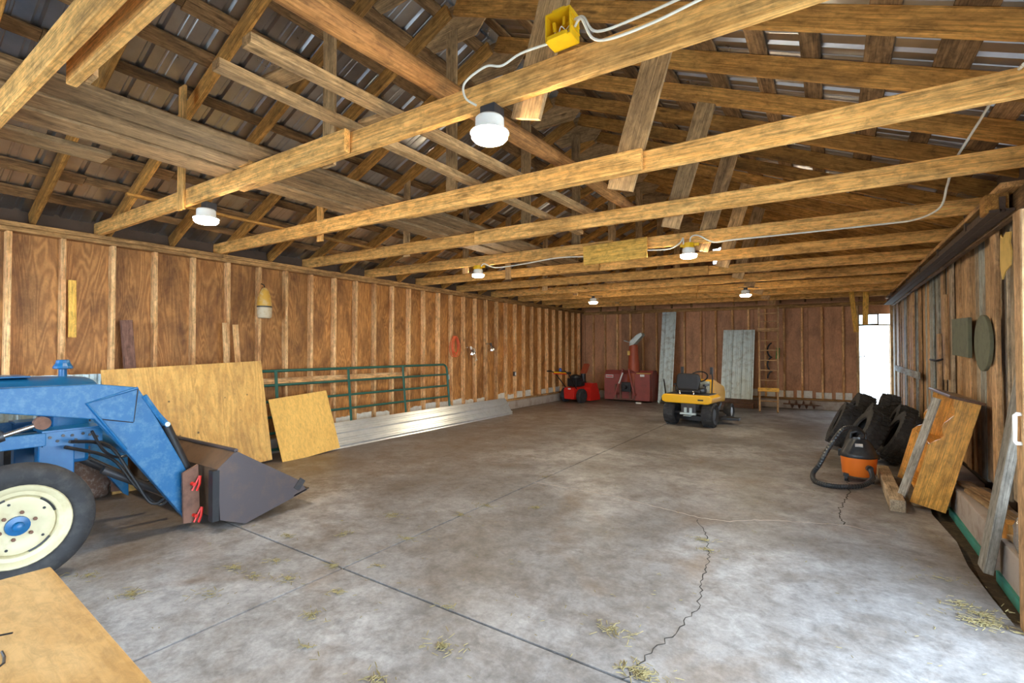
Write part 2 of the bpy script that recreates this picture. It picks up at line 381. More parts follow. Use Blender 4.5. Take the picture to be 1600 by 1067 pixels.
crack([(835, 753), (960, 775), (1090, 808), (1140, 815), (1180, 812), (1250, 815), (1318, 820), (1390, 836)], .004, .012, mat='curb')
# stuff on the floor: straw and chaff, far too much to count
def straw():
    rnd = random.Random(5); m = MB()
    def clump(c, n, r, ln=.05):
        for _ in range(n):
            a = rnd.uniform(0, 6.28); d = abs(rnd.gauss(0, r)); p = c+Vector((math.cos(a)*d*1.6, math.sin(a)*d, .004+rnd.random()*.006))
            th = rnd.uniform(0, 6.28); L = ln*rnd.uniform(.3, 1); u = Vector((math.cos(th), math.sin(th), rnd.uniform(-.05, .15)))*L/2; q = Vector((-u.y, u.x, 0)).normalized()*.0022
            h = Vector((0, 0, .002))
            m.add([p-u-q, p-u+q, p+u+q, p+u-q, p-u+h, p+u+h], [(0, 1, 2, 3), (0, 4, 5, 3), (1, 2, 5, 4)])
    for x, y, n, r in [(205, 930, 45, .04), (140, 900, 30, .05), (365, 888, 40, .035), (395, 902, 25, .03), (520, 885, 40, .03), (450, 905, 40, .04), (430, 878, 25, .03), (690, 1012, 60, .045), (530, 928, 25, .03), (487, 962, 35, .04), (585, 1062, 30, .035), (1000, 1052, 130, .05), (955, 985, 60, .05), (635, 842, 30, .03), (615, 805, 40, .05), (720, 805, 25, .03), (760, 790, 35, .05), (840, 794, 35, .04), (535, 835, 25, .04), (448, 838, 30, .04), (855, 745, 20, .05), (1100, 845, 35, .03), (1105, 860, 30, .03), (1530, 960, 90, .07), (1535, 975, 110, .05), (1500, 945, 40, .06), (1470, 905, 25, .06), (590, 885, 20, .03), (330, 930, 25, .06), (480, 1012, 15, .03), (700, 950, 15, .03)]:
        clump(at(x, y, 'z', 0), n, r)
    for _ in range(420):
        clump(Vector((rnd.uniform(-5.8, .7), rnd.uniform(.7, 9), 0)), rnd.choice((1, 1, 2)), .02, .03)
    o = m.build('straw_litter', 'straw'); tag(o, 'dry straw and chaff scattered over the concrete floor', 'straw', kind='stuff')
straw()
MB().box((0, 6, -.42), (90, 90, .12)).build('ground_outside', 'gravel')['kind'] = 'structure'

# ================================================================== WALLS
SY0, SS = 1.15, .4068
def stud_y(k): return SY0 + SS*k
# left wall: sheathing, studs, plates, curb
wl = MB().box((XL-.16, (YF+YB)/2, 1.35), (.08, YB-YF+.3, 3.1)).build('wall_left', 'siding'); wl['kind'] = 'structure'
y = stud_y(-7)+.0
k = -7
while k < 32:
    ya = stud_y(k); yb = min(stud_y(k+3), YB)
    board('plywood_panel', (XL-.11, (ya+yb)/2, .1), (XL-.11, (ya+yb)/2, 2.62), yb-ya-.004, .012, (0, 1, 0), 'ply_wall', wl); k += 3
for k in range(-7, 32):
    yy = stud_y(k)
    board('stud', (XL-.05, yy, .24), (XL-.05, yy+random.uniform(-.012, .012), 2.60), .10, .042, (1, 0, 0), 'stud', wl)
for a, b in ((-2, 3.1), (3.1, 8.0), (8.0, YB)):
    board('top_plate', (XL-.05, a, 2.625), (XL-.05, b, 2.625), .125, .045, (1, 0, 0), 'plate', wl)
    board('top_plate', (XL-.045, a, 2.672), (XL-.045, b, 2.672), .135, .045, (1, 0, 0), 'plate', wl)
    board('sill_plate', (XL-.05, a, .22), (XL-.05, b, .22), .14, .04, (1, 0, 0), 'plate', wl)
MB().box((XL-.02, (YF+YB)/2, .1), (.22, YB-YF, .2)).build('concrete_curb', 'curb', wl, bevel=.012)
board('nailed_rail', (XL+.012, 3.2, 1.0), (XL+.012, 6.35, 1.0), .10, .022, (0, 0, 1), 'stud', wl)
rf = random.Random(3)
for k in range(8, 31):
    if k in (12, 19, 24): continue
    a, b = stud_y(k)+.03, stud_y(k+1)-.03; h = rf.uniform(.09, .16)
    n = 7; top = [(b-(b-a)*i/(n-1), .24+h+rf.uniform(-.015, .015)) for i in range(n)]
    MB().prism([(a, .24), (b, .24)]+top, 'x', XL-.095, XL-.06).build('foam_strip', 'foam_white', wl)
# back wall with a door opening at its right end
wb = MB().box((-3.16, YB+.16, 1.3), (7.38, .08, 3.0)).build('wall_back', 'siding'); wb['kind'] = 'structure'
DX0, DX1, DZ = .53, 1.10, 2.02
MB().box((.86, YB+.16, 2.55), (.68, .08, .52)).build('siding_over_door', 'siding', wb)
xs = [XL+.02+SS*.5 + SS*i for i in range(18)]
px = XL
for i in range(0, 18, 3):
    a = XL+SS*i; b = min(a+3*SS, DX0)
    if b-a > .1: board('plywood_panel', ((a+b)/2, YB+.11, .1), ((a+b)/2, YB+.11, 2.75), b-a-.004, .012, (1, 0, 0), 'ply_back', wb)
board('plywood_panel', (XL-.065, YB+.098, .1), (XL-.065, YB+.098, 2.75), .125, .012, (1, 0, 0), 'ply_back', wb)
board('plywood_panel', (.85, YB+.11, 2.30), (.85, YB+.11, 2.75), .62, .012, (1, 0, 0), 'ply_back', wb)
for px_ in (926.4, 944.7, 964.3, 984.3, 1004.1, 1025.8, 1047, 1069, 1094.6, 1117.9, 1144.4, 1169, 1196, 1225, 1253, 1284.8, 1317.4):
    xx = at(px_, 540, 'y', YB)[0]
    board('stud', (xx, YB+.05, .24), (xx+random.uniform(-.01, .01), YB+.05, 2.56), .10, .045, (0, 1, 0), 'stud', wb)
board('door_stud', (DX0-.025, YB+.05, .05), (DX0-.025, YB+.05, 2.56), .10, .045, (0, 1, 0), 'web', wb)
board('top_plate', (XL, YB+.05, 2.58), (XR, YB+.05, 2.52), .12, .045, (0, 1, 0), 'plate', wb)
board('top_plate', (XL, YB+.05, 2.627), (XR, YB+.05, 2.567), .125, .045, (0, 1, 0), 'plate', wb)
board('sill_plate', (XL, YB+.04, .225), (DX0, YB+.04, .225), .14, .04, (0, 1, 0), 'plate', wb)
MB().box(((XL+DX0)/2, YB-.06, .1), (DX0-XL, .40, .2)).build('concrete_curb', 'curb', wb, bevel=.012)
MB().box((.84, YB+.0, -.02), (.62, .3, .06)).build('door_sill', 'curb', wb)
for i in range(4, 17):
    xx = XL+SS*i+.16
    if xx+.33 > DX0: continue
    MB().box((xx+.16, YB+.085, .32), (.33, .03, .15+.03*(i % 3))).build('foam_strip', 'foam_white', wb)
# gable above the back wall, with a small bright vent opening
GX0, GX1, GZ0, GZ1 = at(1114, 396, 'y', YB+.1)[0], at(1132, 396, 'y', YB+.1)[0], at(1123, 412, 'y', YB+.1)[2], at(1123, 387, 'y', YB+.1)[2]
def gz(x): return rafz(x)+.2
def gable(name, pts): MB().prism(pts, 'y', YB+.10, YB+.13).build(name, 'ply_back', wb)
gable('gable_panel', [(XL-.2, 2.7), (GX0, 2.7), (GX0, gz(GX0)), (RX, gz(RX)) if RX < GX0 else (GX0, gz(GX0)+.001), (XL-.2, gz(XL-.2))])
gable('gable_panel', [(GX0, 2.7), (GX1, 2.7), (GX1, GZ0), (GX0, GZ0)])
gable('gable_panel', [(GX0, GZ1), (GX1, GZ1), (GX1, gz(GX1)), (GX0, gz(GX0))])
gable('gable_panel', [(GX1, 2.7), (XR+.2, 2.6), (XR+.2, gz(XR+.2)), (GX1, gz(GX1))])
for i in range(1, 14):
    xx = XL+.55*i
    if GX0-.05 < xx < GX1+.05: continue
    board('gable_stud', (xx, YB+.06, 2.65), (xx, YB+.06, rafz(xx)), .08, .04, (0, 1, 0), 'purlin', wb)
# door frame in the opening, small transom pane over it
dr = MB().box((DX0+.0, YB+.08, 1.02), (.03, .14, 2.0)).build('door_1', 'plank_pale'); dr['kind'] = 'structure'
MB().box((DX1+.02, YB+.08, 1.02), (.03, .14, 2.0)).build('door_jamb', 'plank_grey', dr)
MB().box(((DX0+DX1)/2, YB+.08, DZ+.015), (.62, .14, .03)).build('door_head', 'plank_pale', dr)
lt = MB().tube([(DX0+.015, YB+.02, 1.28), (DX0+.10, YB-.0, 1.30), (DX0+.16, YB+.02, 1.26)], .012, 6).tube([(DX0+.10, YB, 1.30), (DX0+.13, YB, 1.34)], .01, 6)
lt.build('door_latch', 'black', dr, smooth=True)
wn = MB().box((.72, YB+.125, 2.17), (.34, .012, .22)).build('window_1', 'glass'); wn['kind'] = 'structure'
MB().box((.72, YB+.1, 2.05), (.40, .06, .03)).box((.72, YB+.1, 2.295), (.40, .06, .03)).box((.535, YB+.1, 2.17), (.03, .06, .22)).box((.905, YB+.1, 2.17), (.03, .06, .22)).build('window_frame', 'plank_grey', wn)
# right wall: vertical planks over dark siding, curb with teal foam edge
wr = MB().box((XR+.10, 8.95, 1.3), (.06, 10.3, 3.0)).build('wall_right', 'siding'); wr['kind'] = 'structure'
rp = random.Random(11); y = 3.86; i = 0
while y < 13.85:
    wd = rp.uniform(.12, .24); d = rp.choice((0, 0, .015, .03)); m_ = rp.choice(('plank_tan', 'plank_tan', 'plank_tan', 'plank_grey', 'plank_grey', 'plank_pale'))
    if 8.0 < y < 11.5 and rp.random() < .35: m_ = 'plank_pale'
    zb = .24 + (rp.uniform(0, .12) if y < 6 else 0)
    board('wall_plank', (XR+.03-d, y+wd/2, zb), (XR+.03-d, y+wd/2+rp.uniform(-.015, .015), 2.5), wd-rp.uniform(.002, .02), .024, (0, 1, 0), m_, wr)
    y += wd
for yy, z0, z1, ww, m_ in ((12.9, .2, 2.5, .12, 'plank_grey'), (7.95, .3, 1.65, .15, 'plank_tan'), (7.55, 1.1, 2.1, .14, 'plank_tan'), (5.45, .25, 2.45, .15, 'plank_tan'), (4.7, .25, 2.4, .15, 'plank_tan'), (10.2, .2, 2.5, .11, 'plank_tan')):
    board('batten', (XR-.045, yy, z0), (XR-.045, yy, z1), ww, .03, (0, 1, 0), m_, wr)
board('corner_post', (XR-.0, YB-.12, .0), (XR-.0, YB-.12, 2.55), .12, .1, (0, 1, 0), 'web', wr)
board('lath', (XR-.075, 12.6, 1.08), (XR-.075, 9.4, 1.06), .11, .025, (0, 0, 1), 'plank_pale', wr)
MB().box((1.2, 2.6, 2.62), (.10, 10, .30)).build('eave_board', 'siding', wr)
MB().box((1.2, 8.95, 2.80), (.08, 10.3, .2)).build('eave_board', 'siding', wr)
board('top_plate', (XR+.02, -2, 2.60), (XR+.02, 6, 2.60), .14, .05, (1, 0, 0), 'plate', wr)
board('top_plate', (XR+.02, 6, 2.60), (XR+.02, YB, 2.60), .14, .05, (1, 0, 0), 'plate', wr)
for a, b in ((3.75, 4.42), (4.62, 5.95), (6.1, 13.75)):
    MB().box((1.03, (a+b)/2, .05), (.26, b-a, .34)).build('concrete_curb', 'curb', wr, bevel=.015)
    MB().box((.892, (a+b)/2, -.035), (.016, b-a, .07)).build('foam_edge', 'teal', wr)
board('curb_post', (1.02, 4.52, -.1), (1.02, 4.52, .3), .14, .14, (0, 1, 0), 'rafter', wr)
for a, b, zz in ((4.65, 5.6, .245), (5.2, 5.9, .25), (3.8, 4.4, .24)):
    board('sill_plank', (1.06+.05*zz, a, zz), (.98, b, zz), .1, .03, (1, 0, 0), 'grey_wood', wr)
# front wall of the building, behind the camera: gable and corner pieces around the big open doorway
wf = MB().prism([(XL-.2, 2.55), (XR+.2, 2.55), (XR+.2, gz(XR+.2)), (RX, gz(RX)), (XL-.2, gz(XL-.2))], 'y', YF-.1, YF).build('wall_front', 'siding'); wf['kind'] = 'structure'
MB().box((-6.35, YF-.05, 1.2), (.6, .1, 2.8)).build('corner_panel', 'siding', wf)
MB().box((-.7, YF-.05, 1.2), (3.8, .1, 2.8)).build('closed_panel', 'siding', wf)
MB().box((XR+.06, -1.5, 1.2), (.1, 1.0, 2.8)).build('corner_panel', 'siding', wf)

# ================================================================== ROOF (ceiling): metal sheets on purlins
ridge = MB().prism([(RX-.25, RZ+.11), (RX, RZ+.215), (RX+.25, RZ+.11), (RX+.25, RZ+.115), (RX, RZ+.22), (RX-.25, RZ+.115)], 'y', YF-.2, YB+.2).build('ceiling', 'roof'); ridge['kind'] = 'structure'
RUN = 4.1
def sheet_profile(W, pitch=.30, h=.022, base=.055, top=.022):
    p = [(0, 0)]; u = pitch*.12
    while u+base < W-.01:
        p += [(u, 0), (u+(base-top)/2, h), (u+(base+top)/2, h), (u+base, 0)]
        for q in (.42, .68):
            v = u+base+(pitch-base)*q*.9-.02
            if v+.02 < W-.01: p += [(v, 0), (v+.006, .005), (v+.016, .005), (v+.022, 0)]
        u += pitch
    p.append((W, 0)); return p
def corrugated(W, L, th=.0012, **k):
    """profile across local y, length along local x, ribs rising along +z"""
    p = sheet_profile(W, **k); n = len(p); vs = []
    for x in (-L/2, L/2):
        for dz in (0, th): vs += [Vector((x, a-W/2, b+dz)) for a, b in p]
    fs = []
    for i in range(n-1):
        fs += [(i, i+1, 2*n+i+1, 2*n+i), (n+i, 3*n+i, 3*n+i+1, n+i+1), (i, n+i, n+i+1, i+1), (2*n+i, 2*n+i+1, 3*n+i+1, 3*n+i)]
    for i in (0, n-1): fs.append((i, n+i, 3*n+i, 2*n+i))
    return MB().add(vs, fs)
def corr_obj(name, W, L, mat, parent, m4, me_cache={}, **k):
    key = (W, L, mat, tuple(k.items()))
    if key not in me_cache:
        b = corrugated(W, L, **k); me = bpy.data.meshes.new(name); me.from_pydata(b.v, [], b.f); me.update()
        bm = bmesh.new(); bm.from_mesh(me); bmesh.ops.recalc_face_normals(bm, faces=bm.faces); bm.to_mesh(me); bm.free()
        me.materials.append(M[mat]); me_cache[key] = me
    return place(bpy.data.objects.new(name, me_cache[key]), parent, m4)
SLN = math.hypot(RUN, RUN*SL); RAFD = .135
for side in (-1, 1):
    d = Vector((side, 0, -SL)).normalized(); nrm = Vector((side*SL, 0, 1)).normalized()
    base = Vector((RX, 0, RZ)) + nrm*(RAFD+.026)
    y = YF-.15
    while y < YB+.1:
        c = base + d*(SLN/2+.0) + Vector((0, y+.45, 0))
        X = d; Y = Vector((0, 1, 0)) ; Z = nrm
        if X.cross(Y).dot(Z) < 0: X = -X
        corr_obj('roof_sheet', .9, round(SLN, 3), 'roof', ridge, Matrix.Translation(c) @ Matrix((X, Y, Z)).transposed().to_4x4(), me_cache={} if False else corr_obj.__defaults__[0]); y += .9
    rq = random.Random(20+side)
    offs = [.10+.385*i+rq.uniform(-.04, .04) for i in range(11)]
    for s in offs:
        y = YF-.1
        while y < YB:
            L = min(rq.choice((3.05, 3.66, 4.27, 4.88)), YB+.1-y)
            wd = rq.choice((.12, .13, .145, .16, .18)) if side > 0 else rq.choice((.11, .12, .14, .15))
            p = Vector((RX, 0, RZ)) + nrm*(RAFD+.012) + d*(s+rq.uniform(-.02, .02))
            if L > .3: board('purlin', p+Vector((0, y+.002, 0)), p+Vector((0, y+L-.002, 0)), wd, .022, d, 'purlin', ridge)
            y += L

# ================================================================== ROOF TRUSSES
def rafters(root, y, mat='rafter'):
    for side in (-1, 1):
        d = Vector((side, 0, -SL)).normalized(); nrm = Vector((side*SL, 0, 1)).normalized()
        a = Vector((RX, y, RZ))+nrm*RAFD/2+d*.02; L = 4.25 if side < 0 else 4.22
        board('rafter', a, a+d*L, RAFD, .042, nrm, mat, root)
    q = .012
    g_ = [(RX-.42, RZ-.16), (RX-.33, RZ-.10-.16), (RX+.33, RZ-.10-.16), (RX+.42, RZ-.16), (RX+.05, RZ+.10), (RX-.05, RZ+.10)]
    o = MB().prism([(-.42, -.05), (-.24, -.24), (.24, -.24), (.42, -.05), (.05, .10), (-.05, .10)], 'y', .022, .034)
    o.build('gusset', 'web', root, xf=Matrix.Translation((RX, y, RZ)))
splice = {0: (-2.42, 'L', 1.3), 1: (-1.02, 'L', 2.2), 2: (-3.35, 'R', 1.0), 3: (-2.2, 'L', 1.2), 4: (-2.9, 'L', 1.0), 5: (-1.6, 'L', 1.1), 6: (-2.6, 'R', 1.0)}
tnote = {-1: 'nearest roof truss, double tie beam passing over the upper left corner', 0: 'roof truss whose tie beam carries the yellow junction box',
         3: 'roof truss whose tie beam carries the hung plywood board'}
for k in range(-1, 10):
    y = 1.86+1.22*k
    lab = tnote.get(k, '%s sawn timber roof truss counting away from the camera' % ORD[k+1])
    t = thing('roof_truss', lab, 'roof truss', (RX, y, tz(RX)), 'sawn timber roof trusses')
    xs_, fr, lap = splice.get(k, (-2.0-.3*(k % 3), 'L', 1.0)); h = .14
    lf = -.022 if fr == 'L' else .022
    if k == -1: lf = -.045; xs_, lap = 1.1, 3.95
    zc = lambda x: tz(x)+h/2
    a = Vector((XL-.12, y+lf, zc(XL-.12))); b = Vector((xs_, y+lf, zc(xs_)))
    board('tie_beam', a, b, h, .042, (0, 0, 1), 'tie', t)
    a = Vector((xs_-lap, y-lf, zc(xs_-lap)-.004)); b = Vector((XR+.05, y-lf, zc(XR+.05)))
    if fr == 'R': a = Vector((xs_, y-.022, zc(xs_))); b = Vector((XR+.05, y-.022, zc(XR+.05)))
    if fr == 'R':
        bpy.data.objects.remove(t.children[0])
        board('tie_beam', Vector((XL-.12, y+.022, zc(XL-.12))), Vector((xs_+lap, y+.022, zc(xs_+lap))), h, .042, (0, 0, 1), 'tie', t)
    board('tie_beam', a, b, h-.006, .040, (0, 0, 1), 'tie', t)
    if k == 0: board('packing_block', (-3.62, y-.02, tz(-3.6)+h+.022), (-3.46, y-.02, tz(-3.5)+h+.022), .08, .04, (0, 1, 0), 'tie', t)
    rafters(t, y+.066)
    yo = y+.058; jj = random.Random(k+50)
    xp = -4.56+jj.uniform(-.03, .03)
    yl = y-.056 if k in (0, 4) else yo
    board('left_post', (xp, yl, tz(xp)-jj.uniform(.02, .08)), (xp+.01, yl, rafz(xp)+.10), .11 if k != 1 else .10, .022, (1, 0, 0), 'web' if k > 1 else 'tie', t)
    xk = RX-.02
    board('king_post', (xk, yo+.025, tz(xk)+.01), (xk, yo+.025, rafz(xk)-.12), .12, .022, (1, 0, 0), 'web', t)
    board('right_web', (-1.20, yo, tz(-1.2)-.08), (-.86, yo, rafz(-.86)+.09), .165 if k != 1 else .19, .024, (1, 0, .28), 'web', t)
for k in range(-2, 10):
    y = 2.47+1.22*k+.066
    if y > YB-.1: break
    nm = 'plain rafter pair overhead in front of the nearest roof truss' if k == -2 else ('plain rafter pair between the %s and %s roof trusses from the camera' % (ORD[k+1], ORD[k+2]) if k < 9 else 'plain rafter pair between the last roof truss and the back wall')
    t = thing('rafter_pair', nm, 'rafters', (RX, y, RZ), 'rafter pairs between the trusses'); rafters(t, y)

# loose timber stored on top of the tie beams
def loose(name, label, cat, p0, p1, w, t, wdir, mat, group=None):
    return tag(board(name, p0, p1, w, t, wdir, mat), label, cat, group)
zt = tz(-3.6)+.142
GP = 'weathered planks laid over the tie beams'
loose('weathered_plank', 'grey weathered plank on the tie beams, nearest the ridge of the three', 'plank', (-3.30, -.3, zt+.02), (-3.42, 9.6, zt+.02), .22, .038, (1, 0, 0), 'grey_wood', GP)
loose('weathered_plank', 'grey weathered plank on the tie beams, middle of the three', 'plank', (-3.555, -.5, zt+.02), (-3.67, 9.2, zt+.02), .205, .038, (1, 0, 0), 'grey_wood', GP)
loose('weathered_plank', 'grey weathered plank on the tie beams, nearest the left wall of the three', 'plank', (-3.84, -.2, zt+.02), (-3.95, 8.7, zt+.02), .25, .04, (1, 0, 0), 'grey_wood', GP)
loose('short_plank', 'short grey plank end jutting past the nearest tie beam at upper left', 'plank', (-4.3, -.6, zt+.02), (-4.28, 1.22, zt+.02), .22, .035, (1, 0, 0), 'grey_wood')
loose('loose_batten', 'rough batten on the tie beams, beside the peeled log', 'batten', at(385, 62, 'z', 2.88), at(942, 343, 'z', 2.86)+Vector((0, .2, 0)), .085, .05, (1, 0, 0), 'web')
loose('loose_batten', 'rough batten on the tie beams, between the log side batten and the grey planks', 'batten', at(337, 100, 'z', 2.86), at(895, 358, 'z', 2.84)+Vector((0, .2, 0)), .075, .05, (1, 0, 0), 'web')
loose('thin_batten', 'long thin batten lying on the tie beams nearest the left wall', 'batten', at(197, 303, 'z', 2.85), at(612, 395, 'z', 2.835), .05, .025, (1, 0, 0), 'rafter')
loose('board_scrap', 'short flat board scrap lying across the two rough battens, nearer one', 'board', at(418, 132, 'z', 2.915), at(470, 108, 'z', 2.925), .12, .02, (0, 1, 0), 'web', 'scraps on the battens')
loose('board_scrap', 'short flat board scrap lying across the two rough battens, farther one', 'board', at(570, 196, 'z', 2.905), at(622, 178, 'z', 2.915), .12, .02, (0, 1, 0), 'web', 'scraps on the battens')
lp0, lp1 = Vector((-1.84, -.5, 2.885)), Vector((-1.63, 5.0, 2.865))
n_ = 12; pts = [lp0.lerp(lp1, i/n_)+Vector((.012*math.sin(i*.9), 0, .006*math.sin(i*1.7))) for i in range(n_+1)]
lg = MB().tube(pts, [.070-.022*i/n_+.004*math.sin(i*2.1) for i in range(n_+1)], 14)
# local X along the log so the grain follows it
dirv = (lp1-lp0).normalized(); zz = dirv.cross(Vector((1, 0, 0))).normalized(); Rl = Matrix((dirv, zz.cross(dirv), zz)).transposed().to_4x4()
ml = Matrix.Translation((lp0+lp1)/2) @ Rl; inv = ml.inverted()
me = bpy.data.meshes.new('log'); me.from_pydata([inv @ v for v in lg.v], [], lg.f); me.update(); me.materials.append(M['log']); smooth_mesh(me)
tag(place(bpy.data.objects.new('peeled_log', me), None, ml), 'peeled round log lying across the tie beams under the ridge', 'log')
# boards hanging near the far door
loose('hanging_board', 'yellow board end hanging aslant from the ceiling left of the doorway', 'board', at(1330, 455, 'y', 12.824), at(1338, 519, 'y', 12.824), .09, .035, (1, 0, 0), 'new_pine')
loose('hanging_board', 'yellow upright board end hanging above the open doorway', 'board', at(1353, 456, 'y', 12.824), at(1352, 507, 'y', 12.824), .10, .035, (1, 0, 0), 'new_pine')

# ================================================================== LAMPS, CABLES, BOXES ON THE TIE BEAMS
def make_lamp(kind, label, x, y, z):
    """z: underside of the glowing lens"""
    t = thing('ceiling_lamp', label, 'lamp', (x, y, z), 'round ceiling lamps')
    X = Matrix.Translation((x, y, z)); R_ = .088
    b = MB(); b.lathe([(.070, .042), (.068, .11), (.060, .118), (.03, .12)], n=28); b.build('lamp_body', 'white', t, smooth=True, xf=X)
    MB().lathe([(.060, .050), (R_+.004, .046), (R_+.004, .041), (.060, .041)], n=28, ring=True).build('lamp_rim', 'white', t, smooth=True, xf=X)
    b = MB(); b.lathe([(.001, 0), (.05, .002), (.075, .008), (.086, .020), (.087, .041), (.06, .0412)], n=28)
    b.build('lamp_lens', 'lens', t, smooth=True, xf=X)
    if kind == 'dark': MB().box((0, .02, .145), (.085, .085, .06)).build('mounting_box', 'dark_steel', t, bevel=.006, xf=X)
    if kind == 'yellow':
        pr = [(.062*math.cos(a), .062*math.sin(a)) for a in [math.pi/8+i*math.pi/4 for i in range(8)]]
        MB().prism(pr, 'z', .118, .172).box((.085, .01, .15), (.05, .035, .03)).box((-.075, .01, .15), (.03, .03, .03)).build('mounting_box', 'box_yellow', t, bevel=.003, xf=X)
    if kind == 'wire':
        MB().tube(spline([(0, 0, .118), (.02, .01, .16), (.10, .02, .165), (.19, .03, .15)]), .006, 6).tube(spline([(0, 0, .118), (-.03, .01, .165), (-.12, .02, .18)]), .006, 6).build('lead_wire', 'black', t, xf=X)
        MB().lathe([(.035, .115), (.03, .165)], n=16).build('socket', 'dark_steel', t, smooth=True, xf=X)
    return t
lamps = [('dark', 'large round lamp under the nearest tie beam, beside the yellow junction box', (765, 222), 1.83),
         ('dark', 'round lamp at the left wall end of the nearest tie beam', (322, 350), 1.83),
         ('yellow', 'round lamp with yellow box left of the hung plywood board', (747, 435), 5.50),
         ('yellow', 'round lamp with yellow box right of the hung plywood board', (1076, 405), 5.50),
         ('wire', 'small far lamp on bare wires, left one near the back wall', (927, 475), 9.17),
         ('wire', 'small far lamp on bare wires, right one near the back wall', (1165, 464), 9.17)]
for kd, lb, (px, py), yy in lamps:
    p = at(px, py, 'y', yy); zt_ = tz(p.x) - {'dark': .172, 'yellow': .165, 'wire': .15}[kd]
    make_lamp(kd, lb, p.x, yy, min(p.z, zt_) if kd != 'yellow' else zt_)
# open yellow junction box standing on the nearest tie beam
jx, jy, jz = -.95, 1.815, tz(-.95)+.145
jb = thing('junction_box', 'open yellow plastic junction box with wire ends on nearest tie beam', 'junction box', (jx, jy, jz))
w_, h_, d_ = .115, .115, .085; XJ = Matrix.Translation((jx, jy, jz)) @ Matrix.Rotation(-.012, 4, 'Y')
b = MB(); tk = .005
b.box((0, d_/2, h_/2), (w_, tk, h_)); b.box((-w_/2, 0, h_/2), (tk, d_, h_)); b.box((w_/2, 0, h_/2), (tk, d_, h_)); b.box((0, 0, tk/2), (w_, d_, tk)); b.box((0, 0, h_), (w_, d_, tk))
for zz in (.03, .06, .09): b.box((w_/2+.004, 0, zz), (.006, d_*.9, .008))
b.box((0, -d_/2-.006, .004), (w_*.8, .012, .016)).box((0, -.01, h_+.008), (.06, .05, .014))
b.build('box_shell', 'box_yellow', jb, xf=XJ)
MB().cyl((-.03, -.01, .05), (-.033, -.012, .09), .008, 8).cyl((.01, 0, .07), (.012, -.002, .105), .009, 8).cyl((.042, .01, .04), (.044, .01, .07), .008, 8).build('wire_nut', 'box_yellow', jb, xf=XJ)
MB().tube(spline([(-.03, -.01, .05), (-.02, -.02, .02), (.0, 0, .05), (.02, -.02, .03), (.05, 0, .075)]), .0022, 5).tube(spline([(-.01, -.02, .012), (.01, -.03, .05), (.03, -.01, .03), (.045, -.01, .05)]), .0022, 5).build('wire_ends', 'cable', jb, xf=XJ)
def cable(name, label, pts, r, mat='cable', cat='cable', group=None, per=8):
    return tag(MB().tube(spline(pts, per), r, 7).build(name, mat, smooth=True), label, cat, group)
fy = 1.803
def tf(x, dz): return (x, fy-.012, tz(x)+dz)
cable('white_cable', 'white cable from junction box down to the large near lamp', [(-1.01, fy, jz+.012), (-1.15, fy-.008, tz(-1.15)+.155), tf(-1.25, .13), (-1.33, fy-.03, tz(-1.33)+.142), (-1.45, fy-.035, tz(-1.4)+.10), (-1.45, fy-.03, tz(-1.4)+.03), (-1.40, fy-.01, tz(-1.4)-.012)], .0055, group='white cables')
cable('white_cable', 'upper white cable running right from the junction box along the beam', [(-.885, fy+.0, jz+.07), (-.84, fy-.012, jz+.055), tf(-.78, .12), tf(-.6, .115), tf(-.35, .13), tf(0, .135), tf(.5, .10), tf(1.0, .11)], .0055, group='white cables')
cable('white_cable', 'lower white cable running right from the junction box along the beam', [(-.885, fy+.0, jz+.04), (-.845, fy-.02, jz+.045), tf(-.80, .10), tf(-.72, .07), tf(-.55, .072), tf(-.3, .10), tf(.1, .115), tf(.5, .08), tf(1.0, .09)], .0055, group='white cables')
MB().tube([tf(-.6, .16), (-.6, fy-.03, tz(0)+.08), tf(-.6, .0)], .003, 5)
f2 = 5.52-.055
def p2(px, py): q = at(px, py, 'y', f2); return q
cable('white_cable', 'white cable along the far tie beam from left lamp to hung board', [p2(752, 416), p2(757, 412), p2(775, 418), p2(820, 412), p2(870, 403), p2(912, 401)], .008, group='white cables')
cable('white_cable', 'white cable looping from hung board to right yellow lamp', [p2(1012, 391), p2(1045, 389), p2(1062, 380), p2(1067, 372), p2(1068, 382)], .008, group='white cables')
cable('white_cable', 'long white cable from right yellow lamp rising over the tie beams to the eave', [p2(1078, 381), p2(1080, 370), p2(1092, 368), p2(1115, 378), p2(1150, 374), p2(1250, 364), p2(1380, 350), at(1430, 343, 'y', 5.3), at(1468, 325, 'y', 4.9), at(1480, 290, 'y', 4.6), at(1492, 252, 'y', 4.35), at(1530, 190, 'y', 4.1), at(1562, 140, 'y', 3.5), at(1600, 100, 'y', 3.0)], .008, group='white cables')
# plywood board hung on the fourth tie beam
q0, q1 = at(961, 406, 'y', f2-.005), at(961, 374, 'y', f2-.005)
bl = at(912, 400, 'y', f2-.01); br = at(1011, 386, 'y', f2-.01)
loose('hung_board', 'yellow plywood board hung on the tie beam between two lamps', 'board', bl, br, .24, .02, (0, 0, 1), 'new_pine')

